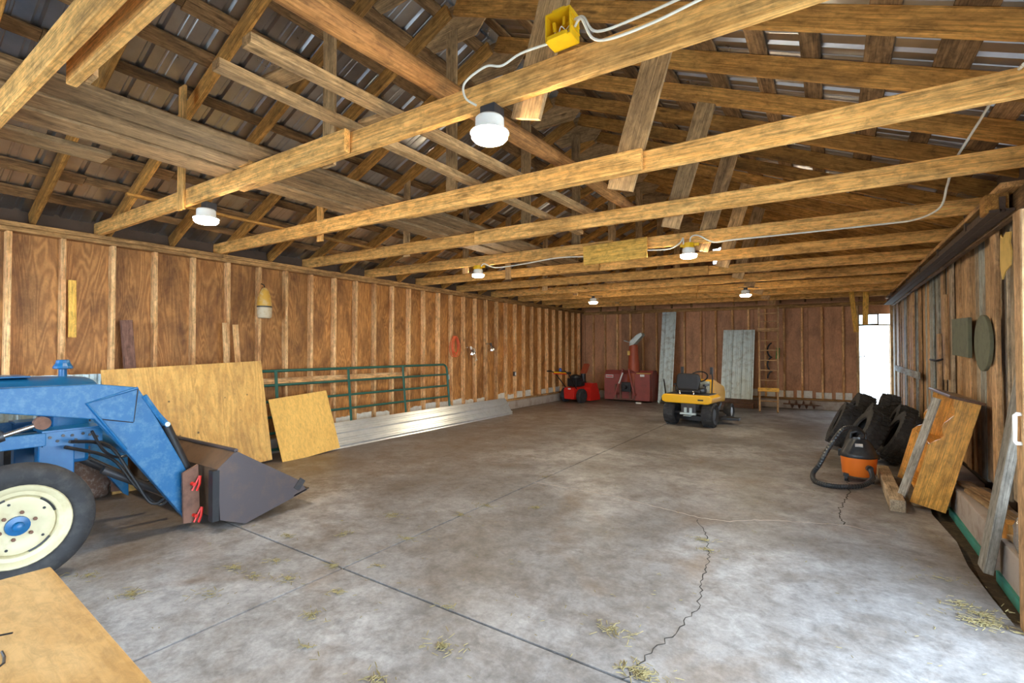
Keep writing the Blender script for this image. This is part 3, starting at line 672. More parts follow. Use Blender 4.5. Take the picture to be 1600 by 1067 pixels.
# ================================================================== ON THE LEFT WALL
GX = XL+.0
loose('nailed_offcut', 'yellow offcut board nailed flat on a left wall stud above the tractor', 'board', at(113, 438, 'x', XL+.025), at(113, 527, 'x', XL+.025), .06, .035, (0, 1, 0), 'new_pine')
loose('red_timber', 'red-brown squared timber standing against the wall above the large plywood', 'timber', (XL+.10, 2.16, .3), (XL+.06, 2.06, 1.78), .10, .07, (0, 1, 0), 'red_timber')
loose('leaning_stick', 'left one of two pale slats standing above the large plywood', 'slat', (XL+.10, 3.16, .3), (XL+.05, 3.11, 1.80), .06, .03, (0, 1, 0), 'stud', 'pale slats behind the plywood')
loose('leaning_stick', 'right one of two pale slats standing above the large plywood', 'slat', (XL+.17, 3.30, .3), (XL+.10, 3.215, 1.78), .07, .02, (0, 1, 0), 'stud', 'pale slats behind the plywood')
# fishing buoy on a stud
bp = at(413, 497, 'x', XL+.10)
bu = thing('fishing_buoy', 'weathered yellow and white fishing buoy hanging on a stud', 'buoy', bp)
XB = Matrix.Translation(bp)
MB().lathe([(.075, 0), (.092, .02), (.095, .06), (.095, .155)], n=20).build('lower_band', 'buoy_w', bu, smooth=True, xf=XB)
MB().lathe([(.0965, .145), (.0965, .165)], n=20).build('dark_band', 'black', bu, smooth=True, xf=XB)
MB().lathe([(.095, .165), (.092, .22), (.078, .30), (.055, .37), (.03, .41), (.01, .42)], n=20).build('float_top', 'buoy_y', bu, smooth=True, xf=XB)
MB().tube([(0, 0, .41), (-.02, 0, .46), (-.085, 0, .48)], .008, 6).build('hanging_rope', 'black', bu, xf=XB)
# orange extension cord, coiled
cp = at(710, 540, 'x', XL+.05); b = MB(); rc = random.Random(2)
for i in range(8):
    a, c = .10+rc.uniform(-.03, .03), .20+rc.uniform(-.045, .02); oy, ox = rc.uniform(-.02, .02), .008*i
    b.tube([(cp.x+ox, cp.y+oy+a*math.cos(t)*(1+.25*math.sin(-t)), cp.z+c*math.sin(t)+(.2-c)) for t in [j*math.pi/12 for j in range(24)]], .0075, 6, True)
tag(b.build('extension_cord', 'cord', smooth=True), 'coiled orange extension cord hanging on a stud', 'cord')
for px, py, lb, tail in ((737, 549, 'silver clamp work light with dangling white cord, nearer the orange cord', True), (768, 543, 'silver clamp work light without cord, farther from the orange cord', False)):
    p = at(px, py, 'x', XL+.12); t = thing('clamp_light', lb, 'work light', p, 'clamp lights on the left wall'); X = Matrix.Translation(p) @ Matrix.Rotation(.3, 4, 'X')
    MB().lathe([(.085, -.06), (.080, -.03), (.05, .02), (.028, .045), (.026, .05), (.045, .02), (.076, -.03), (.082, -.06)], n=20, ring=True).build('reflector', 'silver', t, smooth=True, xf=X)
    MB().lathe([(.022, .04), (.024, .10), (.012, .115)], n=14).build('socket', 'white' if tail else 'dark_steel', t, smooth=True, xf=X)
    MB().box((-.06, -.01, .09), (.10, .02, .03)).box((-.10, -.02, .10), (.05, .05, .02)).build('clamp', 'chrome', t, xf=X)
    if tail: MB().tube(spline([(.02, 0, .08), (.06, .03, .04), (.07, .02, -.08), (.06, .03, -.17), (.06, -.01, -.22)]), .006, 6).tube([(.06, .03, -.17), (.06, .06, -.22)], .008, 6).build('cord', 'cable', t, smooth=True, xf=X)
p = at(804, 584, 'x', XL+.01)
ot = thing('power_outlet', 'small power outlet box on a stud of the left wall', 'outlet', p)
MB().box(p+Vector((0, 0, 0)), (.05, .07, .11)).build('outlet_box', 'dark_steel', ot, bevel=.004)
MB().box(p+Vector((.028, 0, 0)), (.008, .045, .075)).build('outlet_plate', 'white', ot)
# green tubular farm gate leaning on the wall
gx0, gx1 = -6.28, -6.40     # foot and head
gt = thing('farm_gate', 'green tubular steel farm gate leaning on the left wall', 'gate', (-6.3, 5.3, 0))
def gp(y, z): return Vector((gx0+(gx1-gx0)*z/1.2, y, z))
zs = [.10, .32, .535, .745, .965, 1.16]; y0_, y1_ = 2.7, 7.24
for z in zs[1:-1]: MB().tube([gp(y0_, z), gp(y1_, z)], .019, 10).build('rail', 'gate_green', gt, smooth=True)
MB().tube([gp(y0_, zs[0]), gp(y1_-.1, zs[0])] + [gp(y1_-.1+.1*math.sin(a), zs[0]+.1-.1*math.cos(a)) for a in (.4, .8, 1.2, 1.57)] + [gp(y1_-.1+.1*math.cos(a), zs[-1]-.1+.1*math.sin(a)) for a in (0, .4, .8, 1.2, 1.57)] + [gp(y0_, zs[-1])], .021, 10).build('outer_frame', 'gate_green', gt, smooth=True)
for yy in (3.70, 4.89, 6.05): board('upright', gp(yy, zs[0]-.02)+Vector((.02, 0, 0)), gp(yy, zs[-1]+.01)+Vector((.02, 0, 0)), .045, .008, (0, 1, 0), 'gate_green', gt)
for z in (.3, .9): MB().box(gp(y1_+.02, z), (.03, .05, .03)).cyl(gp(y1_+.04, z-.04), gp(y1_+.04, z+.06), .012, 8).build('hinge', 'galv_old', gt)
# new galvanised sheets on edge along the foot of the wall
def lean_sheet(name, label, W, L, c_low, up, along, mat, group=None, **k):
    X = Vector(along).normalized(); Y = Vector(up).normalized(); Z = X.cross(Y)
    c = Vector(c_low) + Y*W/2
    return tag(corr_obj(name, W, L, mat, None, Matrix.Translation(c) @ Matrix((X, Y, Z)).transposed().to_4x4(), **k), label, 'metal sheet', group)
GS = 'galvanised sheets along the left wall'
for i, (lb, dx, L, yc) in enumerate((('outermost new galvanised ribbed sheet lying on edge along the left wall', 0, 5.0, 6.52), ('middle new galvanised ribbed sheet of the three on edge by the gate', -.035, 5.1, 6.53), ('innermost new galvanised ribbed sheet of the three, against the gate foot', -.07, 4.9, 6.50))):
    lean_sheet('galvanised_sheet', lb, .40, L, (-6.00+dx, yc, .004), (-.52, 0, .85), (0, 1, 0), 'galv', GS, pitch=.2)
# plywood sheets
def leaner(name, label, y0, y1, H_, xb, xt, mat, t=.016, tilt=0, cat='plywood', zb=.004):
    o = board(name, (xb, (y0+y1)/2, zb), (xt, (y0+y1)/2+tilt, zb+H_), y1-y0, t, (0, 1, 0), mat); return tag(o, label, cat)
leaner('plywood_sheet', 'large stained plywood sheet leaning on the left wall behind the loader bucket', 1.80, 3.46, 1.27, -6.02, -6.22, 'ply_yellow', tilt=-.05)
leaner('plywood_sheet', 'small clean square plywood sheet leaning before the gate', 3.54, 4.42, .82, -5.93, -6.18, 'ply_clean', tilt=-.06)
lean_sheet('corrugated_offcut', 'old ribbed metal sheet leaning on the wall left of the large plywood', .95, 1.2, (-6.30, 1.45, .005), (-.12, 0, 1), (0, 1, 0), 'galv_old', pitch=.12)
bpy.data.objects['corrugated_offcut'].matrix_basis = Matrix.Translation((-6.37, 1.48, .603)) @ Matrix.Rotation(math.pi/2, 4, 'Z') @ Matrix.Rotation(math.radians(93), 4, 'X') @ Matrix.Rotation(math.pi/2, 4, 'Z')

# ================================================================== TRACTOR with front loader (heading +Y, parked along the left wall)
TX = -5.08
tr = thing('loader_tractor', 'blue farm tractor with front loader parked along the left wall', 'tractor', (TX, .3, 0))
def wheel(parent, c, R, w, rim_r, side, rear=False):
    """side: +1 the outer face looks to +x"""
    c = Vector(c); h = w/2
    prof = [(rim_r, -h*.62), (rim_r+.02, -h*.8), (R*.80, -h), (R*.93, -h*.9), (R*.985, -h*.62), (R, -h*.3), (R*.99, -h*.12), (R, 0), (R*.99, h*.12), (R, h*.3), (R*.985, h*.62), (R*.93, h*.9), (R*.80, h), (rim_r+.02, h*.8), (rim_r, h*.62)]
    ty = MB().lathe(prof, c, (side, 0, 0), 48, True)
    if rear:
        for i in range(20):
            for s in (-1, 1):
                a = 2*math.pi*(i+.25*s)/20; q = Matrix.Rotation(a, 4, 'X')
                ty.box(c + q.to_3x3() @ Vector((s*h*.5, 0, R+.012)), (h*1.05, .05, .05), q.to_3x3() @ Matrix.Rotation(s*.7, 3, 'Z'))
    ty_o = ty.build('rear_tyre' if rear else 'front_tyre', 'rubber', parent, smooth=True)
    k = rim_r/.25
    MB().lathe([(rim_r+.012, h*.78), (rim_r+.006, h*.86), (rim_r-.012, h*.80), (rim_r-.028, h*.55), (rim_r-.05, h*.5), (rim_r-.058, h*.35), (rim_r-.06, -h*.6), (rim_r+.01, -h*.7)], c, (side, 0, 0), 40, True).build('wheel_rim', 'cream', ty_o, smooth=True)
    n = 40; r1 = rim_r-.055
    MB().lathe([(.02, h*.30), (.07*k, h*.30), (.10*k, h*.27), (.13*k, h*.36), (.165*k, h*.40), (r1-.012, h*.38), (r1, h*.2), (r1, h*.1), (.02, h*.12)], c, (side, 0, 0), 40).build('wheel_disc', 'cream', ty_o, smooth=True)
    for a0 in (.3, 1.9, 3.4, 5.0):
        MB().tube([c+Vector((side*h*.37, (r1-.006)*math.cos(a0+.11*i), (r1-.006)*math.sin(a0+.11*i))) for i in range(7)], .0075*k, 6).build('rim_slot', 'black', ty_o)
    MB().lathe([(.062*k, h*.28), (.060*k, h*.48), (.03*k, h*.55), (.028*k, h*.9), (.018*k, h*.98), (.002, h*.99)], c, (side, 0, 0), 20).build('hub', 'blue', ty_o, smooth=True)
    for i in range(6):
        a = i*math.pi/3+.3; q = c+Vector((side*h*.34, .085*k*math.cos(a), .085*k*math.sin(a)))
        MB().cyl(q, q+Vector((side*.016, 0, 0)), .011*k, 6).build('wheel_nut', 'rust', ty_o)
    for i in range(5):
        a = i*math.pi*2/5+.6; q = c+Vector((side*h*.38, .15*k*math.cos(a), .15*k*math.sin(a)))
        MB().cyl(q, q+Vector((side*.006, 0, 0)), .008*k, 8).build('disc_hole', 'black', ty_o)
wheel(tr, (-4.18, .78, .375), .375, .17, .238, 1)
wheel(tr, (-5.98, .78, .375), .375, .17, .238, -1)
wheel(tr, (-4.42, -1.15, .63), .60, .32, .36, 1, True)
wheel(tr, (-5.74, -1.15, .63), .60, .32, .36, -1, True)
MB().box((TX, .78, .45), (1.4, .10, .10)).cyl((-4.36, .78, .33), (-4.36, .78, .53), .035).cyl((-5.80, .78, .33), (-5.80, .78, .53), .035).cyl((-4.18, .78, .375), (-5.98, .78, .375), .03).build('front_axle', 'blue', tr)
MB().box((TX, -.1, .66), (.34, 1.9, .42)).box((TX, -1.0, .66), (.36, .7, .5)).cyl((-4.6, -1.15, .63), (-5.56, -1.15, .63), .12).build('engine_block', 'dark_steel', tr, bevel=.02)
MB().box((TX, .45, .70), (.44, .5, .08)).cyl((-4.83, .3, .72), (-4.83, .75, .72), .05).cyl((-4.80, .55, .62), (-4.80, .55, .85), .04).box((-4.84, .1, .70), (.08, .3, .2)).build('engine_fittings', 'blue', tr, bevel=.01)
# hood: crowned section swept along Y with a rounded nose
def hood():
    ys = [-.55, .2, .85, 1.1, 1.25, 1.33, 1.36]; sc_ = [1, 1, .98, .95, .88, .72, .45]; vs = []; fs = []
    sec = [(-.27, 0), (-.275, .13), (-.265, .17), (-.20, .20), (-.10, .222), (0, .23), (.10, .222), (.20, .20), (.265, .17), (.275, .13), (.27, 0)]
    for yy, s in zip(ys, sc_):
        for x, z in sec: vs.append((TX+x*(.6+.4*s), yy, 1.02+(z-.0)*(.75+.25*s) + (.01 if yy < .5 else 0) + (0 if yy < 1.0 else -.012*(yy-1))))
    n = len(sec)
    for i in range(len(ys)-1):
        for k in range(n-1): fs.append((i*n+k, i*n+k+1, (i+1)*n+k+1, (i+1)*n+k))
        fs.append((i*n+n-1, i*n, (i+1)*n, (i+1)*n+n-1))
    fs += [tuple(range(n)), tuple(range((len(ys)-1)*n, len(ys)*n))]
    return MB().add(vs, fs)
hd = hood().build('hood', 'blue', tr, smooth=True)
MB().prism([(-.5, 1.245), (.98, 1.245), (.98, 1.258), (-.5, 1.262)], 'x', TX-.16, TX+.16).build('hood_ridge', 'blue', hd, bevel=.005)
MB().box((TX, 1.20, .80), (.44, .22, .44)).build('grille_housing', 'blue', tr, bevel=.03)
for i in range(7): MB().box((TX, 1.315, .62+.055*i), (.38, .012, .02)).build('grille_bar', 'dark_steel', tr)
ex = thing.__call__ if False else None
st = MB().lathe([(.026, 1.20), (.026, 1.31)], (TX, 1.195, 0), (0, 0, 1), 16).build('air_intake_pipe', 'blue', tr, smooth=True)
MB().lathe([(.03, 1.300), (.056, 1.300), (.062, 1.306), (.058, 1.322), (.045, 1.345), (.040, 1.368), (.034, 1.372), (.002, 1.372)], (TX, 1.195, 0), (0, 0, 1), 12).build('intake_cap', 'blue', st, smooth=False)
for s, x in ((1, -4.72), (-1, -5.44)):
    MB().prism([(-1.75, 1.0), (-1.5, 1.30), (-.8, 1.30), (-.5, 1.02), (-.5, .98), (-.82, 1.26), (-1.48, 1.26), (-1.72, .98)], 'x', x-.17, x+.17).build('rear_fender', 'blue', tr, bevel=.01)
MB().box((TX, -1.1, 1.02), (.44, .42, .10)).box((TX, -1.30, 1.20), (.42, .08, .34)).build('seat', 'black', tr, bevel=.03)
MB().tube([(TX, -.45, 1.15), (TX, -.62, 1.42)], .02, 8).tube([(TX+.2*math.cos(a), -.63+.08*math.sin(a), 1.43+.18*math.sin(a)) for a in [i*math.pi/10 for i in range(20)]], .014, 8, True).build('steering_wheel', 'black', tr, smooth=True)
# loader arms
ARM = [(-.85, 1.205), (1.215, 1.205), (1.459, 1.166), (1.509, 1.074), (1.826, .413), (1.838, .03), (1.812, .05), (1.389, .70), (1.207, .953), (.739, 1.046), (-.85, 1.03)]
for nm, xa, xb, s in (('loader_arm', -4.46, -4.38, 1), ('loader_arm', -5.78, -5.70, -1)):
    ar = MB().prism(ARM, 'x', xa, xb).build(nm, 'blue_worn', tr, bevel=.008)
    xo = xb if s > 0 else xa
    MB().prism([(1.452, 1.158), (1.16, 1.072), (1.235, .955), (1.43, .907)], 'x', xo, xo+s*.012).build('gusset_plate', 'blue_worn', ar, bevel=.003)
    MB().tube([(xo+s*.008, 1.456, 1.162), (xo+s*.008, 1.16, 1.072), (xo+s*.008, 1.389, .71)], .011, 6).build('weld_trim', 'blue', ar)
    MB().tube([(xo+s*.006, 1.456, 1.158), (xo+s*.006, 1.43, .907)], .006, 5).tube([(xo+s*.006, 1.43, .907), (xo+s*.006, 1.235, .955)], .006, 5).build('weld_bead', 'dark_steel', ar)
    MB().tube([(xo, 1.50, 1.10), (xo, 1.60, .93), (xo, 1.66, .85)], .02, 6).prism([(1.50, 1.08), (1.56, 1.03), (1.68, .87), (1.65, .82)], 'x', xo-s*.06, xo-s*.03).build('cylinder_bracket', 'blue_worn', ar)
    c = xo-s*.03
    MB().cyl((c, 1.655, .855), (c, 1.835, .41), .034, 16).build('tilt_cylinder', 'black', ar, smooth=True)
    MB().cyl((c-.04, 1.65, .865), (c+.055, 1.65, .865), .018, 12).build('cylinder_pin', 'galv_old', ar, smooth=True)
    MB().cyl((xo+s*.03, .923, .966), (xo+s*.03, .735, .905), .016, 12).build('lift_rod', 'chrome', ar, smooth=True)
    MB().cyl((xo+s*.03, .745, .908), (xo+s*.03, -.35, .55), .034, 14).build('lift_cylinder', 'dark_steel', ar, smooth=True)
    MB().cyl((xo, .923, .966), (xo+s*.055, .923, .966), .042, 20).cyl((xo+s*.05, .923, .966), (xo+s*.065, .923, .966), .015, 10).build('lift_pin', 'rust', ar, smooth=True)
    q = TX+s*.46
    MB().box((q, .60, .82), (.05, .80, .09)).build('side_rail', 'blue_worn', tr, bevel=.006)
    pl = MB().box((q, 1.15, .815), (.03, .33, .10)).box((q-s*.10, 1.15, .872), (.22, .34, .012)).build('bumper_bracket', 'blue', tr)
    for i, (yy, zz) in enumerate(((1.02, .83), (1.06, .80), (1.09, .835), (1.14, .83), (1.16, .795), (1.20, .835), (1.24, .82), (1.28, .80))):
        MB().cyl((q+s*.015, yy, zz), (q+s*.022, yy, zz), .010, 10).build('bolt_hole', 'black' if i % 2 else 'dark_steel', pl)
    MB().box((TX+s*.33, 1.08, .64), (.10, .20, .26)).build('loader_mount', 'blue', tr, bevel=.008)
    MB().box((q, -.3, .75), (.08, .14, .7)).build('loader_upright', 'blue', tr, bevel=.01)
    # quick-attach bracket plate with red linch clips
    bk = MB().prism([(1.735, .47), (1.845, .52), (1.865, .06), (1.745, .07)], 'x', xo+s*.06, xo+s*.085).box((xo+s*.04, 1.79, .28), (.05, .05, .3)).build('attach_bracket', 'rust', ar)
    for zz, yy in ((.375, 1.80), (.12, 1.815)):
        x0 = xo+s*.085
        MB().cyl((x0, yy, zz), (x0+s*.05, yy, zz), .014, 10).cyl((x0+s*.03, yy-.01, zz-.05), (x0+s*.03, yy+.045, zz+.06), .007, 8).tube([(x0+s*.04, yy+.02, zz-.055), (x0+s*.05, yy+.035, zz), (x0+s*.04, yy+.045, zz+.06)], .009, 6).build('red_clip', 'red', bk, smooth=True)
MB().cyl((-4.40, 1.52, .66), (-5.76, 1.52, .66), .05, 14).build('cross_tube', 'blue', tr, smooth=True)
# bucket
bx0, bx1 = -5.98, -4.08
BS = [(1.894, .498), (2.036, .62), (2.59, .261), (2.681, .145), (2.114, .004), (1.917, .09)]
bk = MB().prism(BS, 'x', bx1-.014, bx1).build('bucket', 'bucket', tr)
MB().prism(BS, 'x', bx0, bx0+.014).build('bucket_side', 'bucket', bk)
def plate(a, b, t=.014):
    a, b = Vector((a[0], a[1])), Vector((b[0], b[1])); d = (b-a).normalized(); n = Vector((-d.y, d.x))*t
    return [a, b, b+n, a+n]
sh = MB()
for a, b in ((BS[4], BS[3]), (BS[5], BS[4]), (BS[0], BS[5]), (BS[1], BS[0])):
    q = plate(b, a, -.014); sh.prism([(v.x, v.y) for v in q], 'x', bx0+.012, bx1-.012)
sh.build('bucket_shell', 'bucket_in', bk)
MB().prism([(2.55, .118), (2.70, .156), (2.70, .166), (2.55, .13)], 'x', bx0, bx1).build('cutting_edge', 'dark_steel', bk)
MB().box((bx1+.006, 2.60, .22), (.012, .10, .06), Matrix.Rotation(.9, 3, 'X')).build('wear_tab', 'dark_steel', bk)
MB().box((bx1-.03, 1.882, .29), (.07, .05, .40)).build('side_stiffener', 'black', bk)
MB().tube([(bx0, 2.036, .625), (bx1, 2.036, .625)], .016, 8).build('top_lip', 'bucket', bk, smooth=True)
for i, (pts, r) in enumerate((([(-4.50, 1.10, .80), (-4.6, 1.35, .72), (-4.58, 1.5, .45), (-4.55, 1.62, .22), (-4.5, 1.72, .30), (-4.52, 1.70, .5)], .012), ([(-4.6, 1.1, .75), (-4.7, 1.4, .6), (-4.65, 1.55, .35), (-4.6, 1.7, .18), (-4.55, 1.8, .3)], .012), ([(-4.8, 1.3, .6), (-4.75, 1.5, .45), (-4.9, 1.7, .32), (-4.85, 1.8, .45)], .012), ([(-4.49, 1.22, .86), (-4.52, 1.30, .70), (-4.6, 1.42, .62), (-4.55, 1.56, .66)], .010))):
    MB().tube(spline(pts), r, 8).build('hydraulic_hose', 'black', tr, smooth=True)
MB().cyl((-5.0, 1.25, .62), (-5.0, 1.75, .25), .035, 12).cyl((-4.72, 1.35, .52), (-4.72, 1.80, .22), .03, 12).build('inner_cylinder', 'dark_steel', tr, smooth=True)

# torn bale behind the tractor, with a teal dish on it
def blob(name, c, r, mat, amp, seed, n=20, m=12, label=None, cat=None):
    rr = random.Random(seed); b = MB(); prof = []
    c = Vector(c); vs = []; fs = []
    ph = [(rr.uniform(0, 6.28), rr.randint(2, 6), rr.randint(1, 5), rr.uniform(.3, 1)) for _ in range(9)]
    for i in range(m+1):
        th = math.pi*i/m
        for k in range(n):
            a = 2*math.pi*k/n; d = 1+amp*sum(w_*math.sin(f_*a+p_)*math.sin(g_*th) for p_, f_, g_, w_ in ph)/3+rr.uniform(-amp, amp)*.4
            sx = math.copysign(abs(math.sin(th))**.6, 1)
            vs.append(c+Vector((r[0]*d*sx*math.cos(a), r[1]*d*sx*math.sin(a), max(r[2]*d*math.copysign(abs(math.cos(th))**.7, math.cos(th)), -r[2]))))
    for i in range(m):
        for k in range(n): fs.append((i*n+k, i*n+(k+1) % n, (i+1)*n+(k+1) % n, (i+1)*n+k))
    return tag(b.add(vs, fs).build(name, mat, smooth=True), label, cat)
blob('torn_bale', (-6.02, 1.55, .215), (.17, .24, .215), 'sack', .16, 4, label='torn brown and white bale on the floor behind the tractor', cat='bale')
tag(MB().lathe([(.03, 0), (.075, .012), (.10, .04), (.095, .04), (.07, .018), (.002, .01)], (-6.0, 1.50, .46), (0, 0, 1), 20).build('teal_dish', 'teal', smooth=True), 'shallow teal dish lying on the torn bale', 'dish')

# ================================================================== FOREGROUND BENCH with plywood top (lower left)
bz = .74; c0 = at(80, 885, 'z', bz); c1 = at(240, 1067, 'z', bz); c2 = at(0, 900, 'z', bz)
ux = (c1-c0).normalized(); uy = Vector((ux.y, -ux.x, 0)); LT, WT = 1.75, .75
wk = thing('work_bench', 'plywood topped bench in the lower left foreground', 'bench', (c0.x+.8, c0.y-.4, 0))
cm = c0+uy*WT/2-Vector((0, 0, .011)); board('bench_top', cm, cm+ux*LT, WT, .022, uy, 'ply_bench', wk)
for a in (.12, LT-.12):
    for d in (.10, WT-.10):
        p = c0+ux*a+uy*d; board('leg', (p.x, p.y, 0), (p.x, p.y, bz-.022), .085, .04, ux, 'stud', wk)
for d in (.10, WT-.10):
    p = c0+uy*d-Vector((0, 0, .067)); board('apron', p+ux*.08, p+ux*(LT-.08), .088, .038, (0, 0, 1), 'stud', wk)
for pp in ([(-30, 996), (0, 993), (20, 989)], [(3, 1018), (7, 1026), (6, 1036), (0, 1041), (-10, 1043)]):
    MB().tube([at(x, y_, 'z', bz+.0005) for x, y_ in pp], .0028, 6).build('marker_stroke', 'black', wk)

# ================================================================== AT THE BACK WALL
def rotz(a, loc): return Matrix.Translation(loc) @ Matrix.Rotation(a, 4, 'Z')
def small_wheel(parent, c, R, w, rim, side, X, rim_mat='dark_steel', lugs=18, tname='tyre'):
    c = Vector(c); h = w/2
    ty = MB().lathe([(rim, -h*.7), (R*.8, -h), (R*.95, -h*.85), (R, -h*.45), (R, h*.45), (R*.95, h*.85), (R*.8, h), (rim, h*.7)], c, (side, 0, 0), 32, True)
    for i in range(lugs):
        for s in (-1, 1):
            q = Matrix.Rotation(2*math.pi*(i+.25*s)/lugs, 3, 'X'); ty.box(c+q @ Vector((s*h*.42, 0, R)), (h*.7, R*.10, R*.07), q)
    o = ty.build(tname, 'rubber', parent, smooth=True, xf=X)
    MB().lathe([(rim*1.02, h*.7), (rim*.9, h*.4), (rim*.5, h*.3), (rim*.3, h*.55), (.002, h*.6)], c, (side, 0, 0), 24).build('wheel_rim', rim_mat, o, smooth=True, xf=X)
    return o
# riding mower seen from behind (heading +Y in its own frame)
mp = Vector((-2.28, 9.62, 0)); XM = rotz(-.10, mp)
mw = thing('riding_mower', 'yellow riding lawn mower seen from behind in the middle of the floor', 'riding mower', mp, rz=-.10)
small_wheel(mw, (-.36, 0, .235), .235, .22, .11, -1, XM, 'yellow', tname='rear_tyre'); small_wheel(mw, (.36, 0, .235), .235, .22, .11, 1, XM, 'dark_steel', tname='rear_tyre')
small_wheel(mw, (-.36, 1.25, .175), .175, .15, .09, -1, XM, 'galv', 0, 'front_tyre'); small_wheel(mw, (.36, 1.25, .175), .175, .15, .09, 1, XM, 'galv', 0, 'front_tyre')
MB().cyl((-.36, 0, .235), (.36, 0, .235), .03).build('rear_axle', 'dark_steel', mw, xf=XM)
MB().cyl((-.36, 1.25, .175), (.36, 1.25, .175), .02).build('front_axle', 'dark_steel', mw, xf=XM)
MB().box((0, -.10, .36), (.28, .05, .28)).box((0, .5, .34), (.26, 1.2, .10)).build('chassis', 'dark_steel', mw, bevel=.008, xf=XM)
MB().box((0, -.13, .235), (.30, .06, .04)).box((-.05, -.135, .30), (.05, .03, .10)).box((.05, -.135, .30), (.05, .03, .10)).box((0, -.16, .20), (.14, .10, .012)).build('hitch_plate', 'galv_old', mw, bevel=.004, xf=XM)
MB().prism([(-.47, .47), (-.40, .44), (.40, .44), (.47, .47), (.475, .555), (.43, .60), (-.43, .60), (-.475, .555)], 'y', -.25, .30).build('rear_fender', 'yellow', mw, bevel=.02, xf=XM)
MB().box((.0, .05, .607), (.80, .46, .015)).build('fender_tray', 'black', mw, xf=XM)
MB().box((.27, -.254, .515), (.10, .006, .025)).build('model_decal', 'black', mw, xf=XM)
MB().box((0, .08, .66), (.46, .42, .09)).build('seat_cushion', 'black', mw, bevel=.035, xf=XM)
MB().prism([(-.20, .68), (.20, .68), (.225, .80), (.215, .96), (.17, 1.0), (-.17, 1.0), (-.215, .96), (-.225, .80)], 'y', -.16, -.08).build('seat_back', 'black', mw, bevel=.03, xf=XM)
for s in (-1, 1):
    MB().box((s*.28, .05, .78), (.05, .26, .04)).cyl((s*.28, .0, .64), (s*.28, .0, .78), .012, 8).build('armrest', 'black', mw, bevel=.012, xf=XM)
    MB().tube([(s*.30, .32, .60), (s*.31, .34, .9), (s*.29, .36, 1.02)], .014, 8).box((s*.285, .36, 1.04), (.05, .03, .14)).build('control_lever', 'black', mw, xf=XM)
MB().prism([(.62, .40), (1.42, .36), (1.46, .55), (1.38, .68), (.72, .85), (.64, .83)], 'x', -.24, .24).build('hood', 'yellow', mw, bevel=.03, xf=XM)
MB().box((0, .60, .62), (.36, .10, .40)).build('dash_panel', 'galv_old', mw, bevel=.02, xf=XM)
MB().tube([(0, .6, .80), (0, .50, .90)], .018, 8).tube([(.17*math.cos(a), .49+.10*math.sin(a), .91+.10*math.sin(a)) for a in [i*math.pi/9 for i in range(18)]], .014, 8, True).build('steering_wheel', 'black', mw, smooth=True, xf=XM)
MB().prism([(.30, .30), (.55, .42), (.62, .42), (.62, .38), (.40, .26)], 'x', -.40, .40).build('foot_deck', 'black', mw, xf=XM)
MB().lathe([(.46, .07), (.47, .16), (.40, .20), (.15, .22), (.05, .22)], (0, .62, 0), (0, 0, 1), 28).build('cutting_deck', 'dark_steel', mw, smooth=True, xf=XM)
MB().prism([(.42, .45), (.74, .50), (.74, .62), (.42, .78)], 'z', .09, .14).build('discharge_chute', 'black', mw, bevel=.01, xf=XM)
for xx in (-.14, .12): MB().lathe([(.018, .61), (.018, .66), (.01, .67)], (xx, -.17, 0), (0, 0, 1), 12).build('tank_cap', 'chrome', mw, smooth=True, xf=XM)
# walk-behind snow blower
sp = Vector((-5.98, 12.05, 0)); XS = rotz(-.16, sp)
sb = thing('snow_blower', 'red walk-behind snow blower with black wheels in the back left corner', 'snow blower', sp, rz=-.16)
small_wheel(sb, (-.27, 0, .19), .19, .13, .08, -1, XS); small_wheel(sb, (.27, 0, .19), .19, .13, .08, 1, XS)
MB().prism([(-.16, .10), (.16, .10), (.18, .35), (.14, .42), (-.14, .42), (-.18, .35)], 'y', -.22, .30).build('drive_housing', 'red', sb, bevel=.015, xf=XS)
MB().box((0, .08, .55), (.30, .34, .22)).lathe([(.13, .64), (.15, .68), (.13, .74), (.04, .77)], (0, .1, 0), (0, 0, 1), 20).box((.2, .1, .52), (.10, .16, .12)).build('engine', 'black', sb, bevel=.01, xf=XS)
hs_ = MB().prism([(.30, .04), (.78, .04), (.78, .14), (.62, .52), (.40, .52), (.30, .40)], 'x', -.36, -.34).prism([(.30, .04), (.78, .04), (.78, .14), (.62, .52), (.40, .52), (.30, .40)], 'x', .34, .36)
hs_.prism([(.30, .04), (.33, .04), (.43, .50), (.62, .50), (.62, .52), (.40, .52), (.30, .40)], 'x', -.35, .35); hs_.build('auger_housing', 'red', sb, xf=XS)
b = MB().cyl((-.34, .55, .26), (.34, .55, .26), .03)
for i in range(14): b.box((-.31+.048*i, .55, .26), (.012, .34, .34), Matrix.Rotation(i*.8, 3, 'X') @ Matrix.Rotation(.25, 3, 'Z'))
b.build('auger', 'rust', sb, xf=XS)
MB().lathe([(.09, .50), (.08, .58), (.075, .78)], (.02, .44, 0), (0, 0, 1), 16).build('chute_base', 'black', sb, smooth=True, xf=XS)
MB().prism([(.38, .78), (.50, .78), (.66, 1.02), (.60, 1.06)], 'x', -.06, .10).build('chute', 'chute_red', sb, bevel=.008, xf=XS)
for s in (-1, 1):
    MB().tube([(s*.17, -.10, .38), (s*.22, -.55, .82), (s*.24, -.72, .88)], .014, 8).build('handlebar', 'black', sb, smooth=True, xf=XS)
    MB().cyl((s*.24, -.70, .88), (s*.245, -.86, .88), .02, 10).build('grip', 'black', sb, smooth=True, xf=XS)
MB().box((0, -.52, .83), (.50, .14, .06)).build('control_panel', 'black', sb, bevel=.01, xf=XS)
MB().box((-.02, -.60, .84), (.44, .012, .035)).build('panel_stripe', 'box_yellow', sb, xf=XS)
